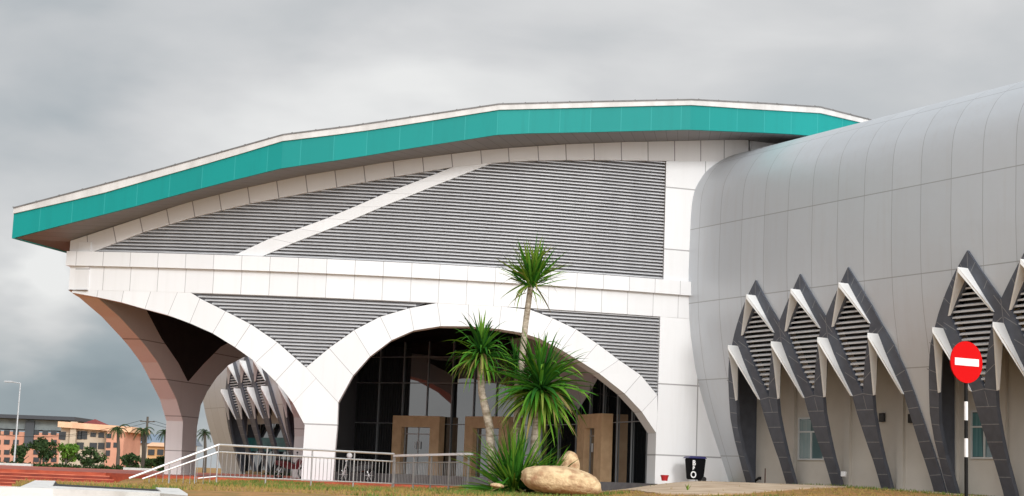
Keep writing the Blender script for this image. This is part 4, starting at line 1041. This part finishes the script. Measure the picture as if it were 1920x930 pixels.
bm = NB(); box(bm, (up_.x, 200, t_.z-.6), (1.8, .12, .12)); link('crossarm', bm, WOODP, e)
bm = NB()
for dx_ in (-.8, .8):
    for x2, dz in ((-34, -.4), (13, -.7)): tube(bm, [Vector((up_.x+dx_+x2*i/10, 200+abs(x2)*.6*i/10, t_.z-.5+dz*i/10-4*2.2*(abs(x2)/34)*(i/10)*(1-i/10))) for i in range(11)], .022, 4)
link('wires', bm, KPAINT, e)
def bpt(px, py, Y): return at_depth(px, py, Y)
# orange block
def block(name, lab, x0, x1, Y, ytop, ybot, mat, depth, skew=0):
    a = bpt(x0, ytop, Y); b = bpt(x1, ytop, Y); z0 = -2.5
    return a, b, z0
Yo = 330
e = empty('apartment_block', (bpt(60, 870, Yo).x, Yo, -2), 'long orange three storey block with a grey top floor and dark overhanging roof', 'building')
xa, xb = bpt(-70, 870, Yo).x, bpt(124, 870, Yo).x
zt = lambda y: bpt(60, y, Yo).z
bm = NB(); box(bm, ((xa+xb)/2, Yo+7, (zt(806)-3)/2-1.0), (xb-xa, 14, zt(806)+4)); 
link('wall', bm, ORANGE, e)
bm = NB(); box(bm, ((xa+xb)/2, Yo+7, (zt(806)+zt(787))/2+.03), (xb-xa-.1, 13.6, zt(787)-zt(806)+.0)); link('top_floor', bm, GREYW, e)
bm = NB(); za, zb_ = bpt(-70, 777, Yo).z, bpt(130, 789, Yo).z; P = [Vector((xa-1, Yo-2, za)), Vector((xb+1.5, Yo-2, zt(787)+.1)), Vector((xb+1.5, Yo+16, zt(787)+.1)), Vector((xa-1, Yo+16, zt(787)+.1))]
P[0].z = zt(787)+.1; prism(bm, P, [p+Vector((0, 0, .75)) for p in P]); link('roof', bm, DKROOF, e)
bm = NB(); box(bm, (bpt(51, 870, Yo).x, Yo-.1, (zt(840)+zt(790))/2), (1.8, .6, zt(790)-zt(840))); link('painted_stair_recess', bm, flat('painted_recess_shade', (.06, .07, .08), .6), e)  # dark box on the wall face; the shade of a recess is its colour
for row in (811, 829, 848, 862):
    for px in (-40, -22, -4, 13, 30, 68, 85, 101):
        bm = NB(); c = bpt(px, row, Yo); box(bm, (c.x, Yo-.02, c.z), (1.15, .2, .95)); link('window', bm, DKWIN, e)
# cream and orange block
Yc = 260
e = empty('apartment_block', (bpt(170, 870, Yc).x, Yc, -2), 'cream and orange block with a peach flat eave and red hipped roof', 'building')
X = lambda px: bpt(px, 850, Yc).x
Z = lambda py: bpt(170, py, Yc).z
bm = NB(); box(bm, ((X(111)+X(203))/2, Yc+5, (Z(803)-2)/2), (X(203)-X(111), 10, Z(803)+2)); link('wall', bm, CREAM, e)
bm = NB(); box(bm, ((X(203)+X(236))/2, Yc+4, (Z(807)-2)/2), (X(236)-X(203)-.02, 12, Z(807)+2)); link('end_wall', bm, ORANGE, e)
bm = NB(); P = [Vector((X(109), Yc-1.5, Z(798))), Vector((X(248), Yc-1.5, Z(803))), Vector((X(248), Yc+12, Z(803))), Vector((X(109), Yc+12, Z(798)))]; prism(bm, [p-Vector((0, 0, .45)) for p in P], [p+Vector((0, 0, .45)) for p in P]); link('eave', bm, EAVE, e)
bm = NB(); c = Vector((X(156), Yc+6, Z(783.5))); B_ = [Vector((X(141), Yc+.5, Z(797))), Vector((X(178), Yc+.5, Z(797))), Vector((X(178), Yc+12, Z(797))), Vector((X(141), Yc+12, Z(797)))]
cv = bm.verts.new(c); vs_ = [bm.verts.new(p) for p in B_]
for i in range(4): bm.faces.new((vs_[i], vs_[(i+1) % 4], cv))
bm.faces.new(vs_[::-1]); link('roof', bm, REDROOF, e)
bm = NB(); box(bm, (X(137), Yc-.6, Z(815)), (X(142)-X(131), .8, Z(792)-Z(838))); link('stair_tower', bm, CREAM, e, label='pale stair tower in front of the eave')
for (px, py, w_, h_) in ((117, 817, 1.1, 1.3), (123, 817, .0, 0), (146, 816, 1.3, 1.3), (158, 816, 1.0, 1.3), (175, 815, .9, .7), (190, 816, .9, .8), (210, 818, .8, .7), (209, 835, .7, .9), (208, 850, .7, .9), (222, 835, .6, .8), (150, 836, 1.2, 1.1), (175, 836, 1.2, 1.0), (190, 836, 1, 1.0)):
    if not w_: continue
    bm = NB(); c = bpt(px, py, Yc); box(bm, (c.x, Yc-(.05 if px < 203 else 2.02), c.z), (w_, .14, h_)); link('window', bm, DKWIN, e)
# blue grey shed, yellow house
Yh = 300
e = empty('warehouse', (bpt(270, 870, Yh).x, Yh, -2), 'long low warehouse with a blue grey roof seen behind the palm', 'building')
X = lambda px: bpt(px, 850, Yh).x; Z = lambda py: bpt(270, py, Yh).z
bm = NB(); box(bm, ((X(225)+X(345))/2, Yh+6, (Z(830)-2)/2), (X(345)-X(225), 12, Z(830)+2)); link('wall', bm, CREAM, e)
bm = NB(); prism(bm, [Vector((X(222), Yh-1, Z(831))), Vector((X(222), Yh+8, Z(812))), Vector((X(222), Yh+17, Z(831)))], [Vector((X(348), Yh-1, Z(831))), Vector((X(348), Yh+8, Z(812))), Vector((X(348), Yh+17, Z(831)))]); link('roof', bm, BLUER, e)
Yh = 230; X = lambda px: bpt(px, 850, Yh).x; Z = lambda py: bpt(295, py, Yh).z
e = empty('house', (bpt(295, 870, Yh).x, Yh, -1.5), 'small yellow house with a shallow roof near the left pier', 'building')
bm = NB(); box(bm, ((X(276)+X(312))/2, Yh+4, (Z(836)-2)/2), (X(312)-X(276), 8, Z(836)+2)); link('wall', bm, YELL, e)
bm = NB(); prism(bm, [Vector((X(272), Yh-.6, Z(837))), Vector((X(272), Yh+4, Z(829))), Vector((X(272), Yh+9, Z(837)))], [Vector((X(316), Yh-.6, Z(837))), Vector((X(316), Yh+4, Z(829))), Vector((X(316), Yh+9, Z(837)))]); link('roof', bm, EAVE, e)
for px in (284, 301): bm = NB(); c = bpt(px, 848, Yh); box(bm, (c.x, Yh-.05, c.z), (.9, .2, .8)); link('window', bm, DKWIN, e)

def clump(bm, lay, c, r, n, sz, tone=(0, 1)):
    for i in range(n):
        v = Vector((rnd.gauss(0, 1), rnd.gauss(0, 1), rnd.gauss(0, 1))).normalized()*(rnd.random()**.45)
        p = c+Vector((v.x*r[0], v.y*r[1], v.z*r[2])); a_ = Vector((rnd.uniform(-1, 1), rnd.uniform(-1, 1), rnd.uniform(-1, 1))).normalized(); b_ = a_.cross(Vector((rnd.uniform(-1, 1), rnd.uniform(-1, 1), rnd.uniform(-1, 1)))).normalized()
        s = sz*rnd.uniform(.6, 1.3); tn = rnd.uniform(*tone)
        vs = [bm.verts.new(q) for q in (p-a_*s, p-b_*s*.5, p+a_*s, p+b_*s*.5)]
        for q in vs: q[lay] = tn
        bm.faces.new(vs)
def tree(px, pyt, pyb, wpx, Y, lab, mat, n=900, group='trees in front of the far buildings', name='leafy_tree'):
    b = at_depth(px, pyb, Y); t = at_depth(px, pyt, Y); H = t.z-b.z; W_ = wpx*Y/FPX; b.z = min(b.z, -.9)
    e = empty(name, b, lab, 'tree', group)
    bm = NB(); tube(bm, [b-Vector((0, 0, .4)), b+Vector((.1, 0, H*.3)), b+Vector((0, .1, H*.6))], [.16, .12, .06])
    for k in range(5): az = k*1.3; tube(bm, [b+Vector((0, 0, H*(.25+.05*k))), b+Vector((cos(az)*W_*.3, sin(az)*W_*.3, H*(.5+.06*k)))], [.07, .03], 6)
    link('trunk', bm, WOODP, e)
    bm = NB(); lay = bm.verts.layers.float.new('tone')
    for k in range(11):
        az = rnd.uniform(0, 2*pi); rr = rnd.random()**.6*W_*.36; c = b+Vector((cos(az)*rr, sin(az)*rr, H*rnd.uniform(.32, .84))); k2 = rnd.uniform(.7, 1.2)
        clump(bm, lay, c, (W_*.2*k2, W_*.2*k2, H*.17*k2), n//11, .20*(Y/170), (rnd.uniform(0, .4), rnd.uniform(.5, 1)))
    link('crown', bm, mat, e, recalc=False)
tree(40, 820, 866, 44, 185, 'dark low tree beside the street lamp', LEAFT)
tree(74, 806, 868, 60, 190, 'broad dark tree in front of the orange block', LEAFT)
tree(122, 816, 868, 52, 175, 'bright lime green tree left of the cream block', LEAFB)
tree(168, 822, 868, 62, 190, 'dark rounded tree before the cream block', LEAFT)
tree(243, 832, 868, 46, 190, 'dark low tree beside the orange end wall', LEAFT)
tree(282, 840, 868, 46, 180, 'dark low tree below the yellow house', LEAFT)
tree(307, 836, 872, 30, 150, 'dark bush close to the left pier', LEAFT)
def palm(px, pyt, pyb, r_px, Y, lab, n=16):
    b = at_depth(px, pyb, Y); c = at_depth(px, pyt, Y); b.z = min(b.z, -.9); c.x += .0
    e = empty('palm_tree', b, lab, 'palm tree', 'palm trees in the distance')
    bm = NB(); tube(bm, [b-Vector((0, 0, .3)), b.lerp(c, .5)+Vector((.1, 0, 0)), c], [.22, .17, .13]); link('trunk', bm, WOODP, e)
    bm = NB(); lay = bm.verts.layers.float.new('tone'); R = r_px*Y/FPX
    for k in range(n):
        az = 2*pi*k/n+rnd.uniform(-.2, .2); el = rnd.uniform(-.1, 1.1); d = Vector((cos(az)*cos(el), sin(az)*cos(el), sin(el))); p = c.copy(); v = d.copy(); L = R*rnd.uniform(1.0, 1.35); prev = p.copy()
        for i in range(12):
            v = (v+Vector((0, 0, -.17))).normalized(); q = p+v*L/12; s = v.cross(Vector((0, 0, 1))).normalized(); tn = rnd.uniform(.2, .9)
            for sg_ in (-1, 1):
                tip = p+s*sg_*R*.26*(1-abs(i-4)/11)+v*R*.12+Vector((0, 0, -R*.12)); f = bm.faces.new([bm.verts.new(x_) for x_ in (p, q, tip)])
                for vv_ in f.verts: vv_[lay] = tn
            p = q
    link('fronds', bm, LEAFT, e, recalc=False)
palm(268, 806, 868, 24, 150, 'palm tree with a full crown right of the orange block')
palm(310, 812, 868, 20, 165, 'palm tree whose crown shows left of the shaded pier')
palm(384, 812, 868, 18, 165, 'palm tree seen through the side arch')
palm(221, 803, 868, 22, 160, 'thin palm tree in front of the orange end wall')
# hedge: one clipped row
a_ = at_depth(-60, 868, 125); b_ = at_depth(330, 868, 125)
bm = NB(); lay = bm.verts.layers.float.new('tone')
for i in range(90):
    t = i/90; c = Vector((a_.x+(b_.x-a_.x)*t, 125, -.55)); clump(bm, lay, c, (.6, .8, .42+.1*sin(i)), 55, .14, (.1, .9))
tag(link('hedge', bm, LEAFT, recalc=False), 'long low green hedge behind the red paving', 'hedge')
bm = NB()
for (pa, pb2, Yk) in ((-60, 58, 113.5), (231, 292, 114)):
    A_ = at_depth(pa, 874, Yk); B2 = at_depth(pb2, 874, Yk); P = [Vector((A_.x, Yk, -1)), Vector((B2.x, Yk, -1)), Vector((B2.x, Yk+.5, -1)), Vector((A_.x, Yk+.5, -1))]
    prism(bm, P, [p+Vector((0, 0, .75)) for p in P])
tag(link('kerb', bm, KERB), kind='structure')

# ------------------------------------------------------------------ GRASS
for (nm, mat, n, reg, hh) in (('grass', GRASSD, 16000, 'dry', (.04, .11)), ('grass', GRASSG, 9000, 'green', (.05, .14))):
    bm = NB(); k = 0; tries = 0
    while k < n and tries < n*12:
        tries += 1
        y = rnd.uniform(36, 70); x = rnd.uniform(-21, 19)
        if y > 64.5 and x < 8: continue
        if x > 3 and (Vector((x, y, 0)).dot(NN) < -41.7): continue
        if x > 3 and y > 64: continue
        nz = noise.noise(Vector((x*.3, y*.16, 5)))
        if reg == 'green':
            near = (Vector(((x-.2)*.8, (y-51.6)))).length < 2.6 or (Vector((x, y, 0)).dot(NN) < -40.6 and x > 8)
            if nz < .18 and not near: continue
        if x/y < -.222 and y > 47: continue
        if inside((x, y), APR) and rnd.random() < .985: continue
        z = gh(x, y); h = rnd.uniform(*hh); a = rnd.uniform(0, pi); w = .02; dx_, dy_ = cos(a)*w, sin(a)*w; l = rnd.uniform(-.06, .06)
        vs = [bm.verts.new(q_) for q_ in ((x-dx_, y-dy_, z-.01), (x+dx_, y+dy_, z-.01), (x+l, y+l*.5, z+h))]; bm.faces.new(vs); k += 1
    tag(link(nm, bm, mat, recalc=False), 'dry tan grass over the yard' if reg == 'dry' else 'green grass tufts by the rocks and the metal wall', 'grass', kind='stuff')
# small weed on the apron
p = at_depth(1289, 921, 53); bm = NB(); lay = bm.verts.layers.float.new('tone')
bb = Vector((p.x, 53, gh(p.x, 53)))
for k in range(14): leaf(bm, lay, bb, Vector((rnd.uniform(-.5, .5), rnd.uniform(-.5, .5), 1)), rnd.uniform(.12, .3), .02, .5, rnd.uniform(.5, 1), 4)
tag(link('weed', bm, LEAF, recalc=False), 'single wispy weed growing in front of the concrete apron', 'weed')
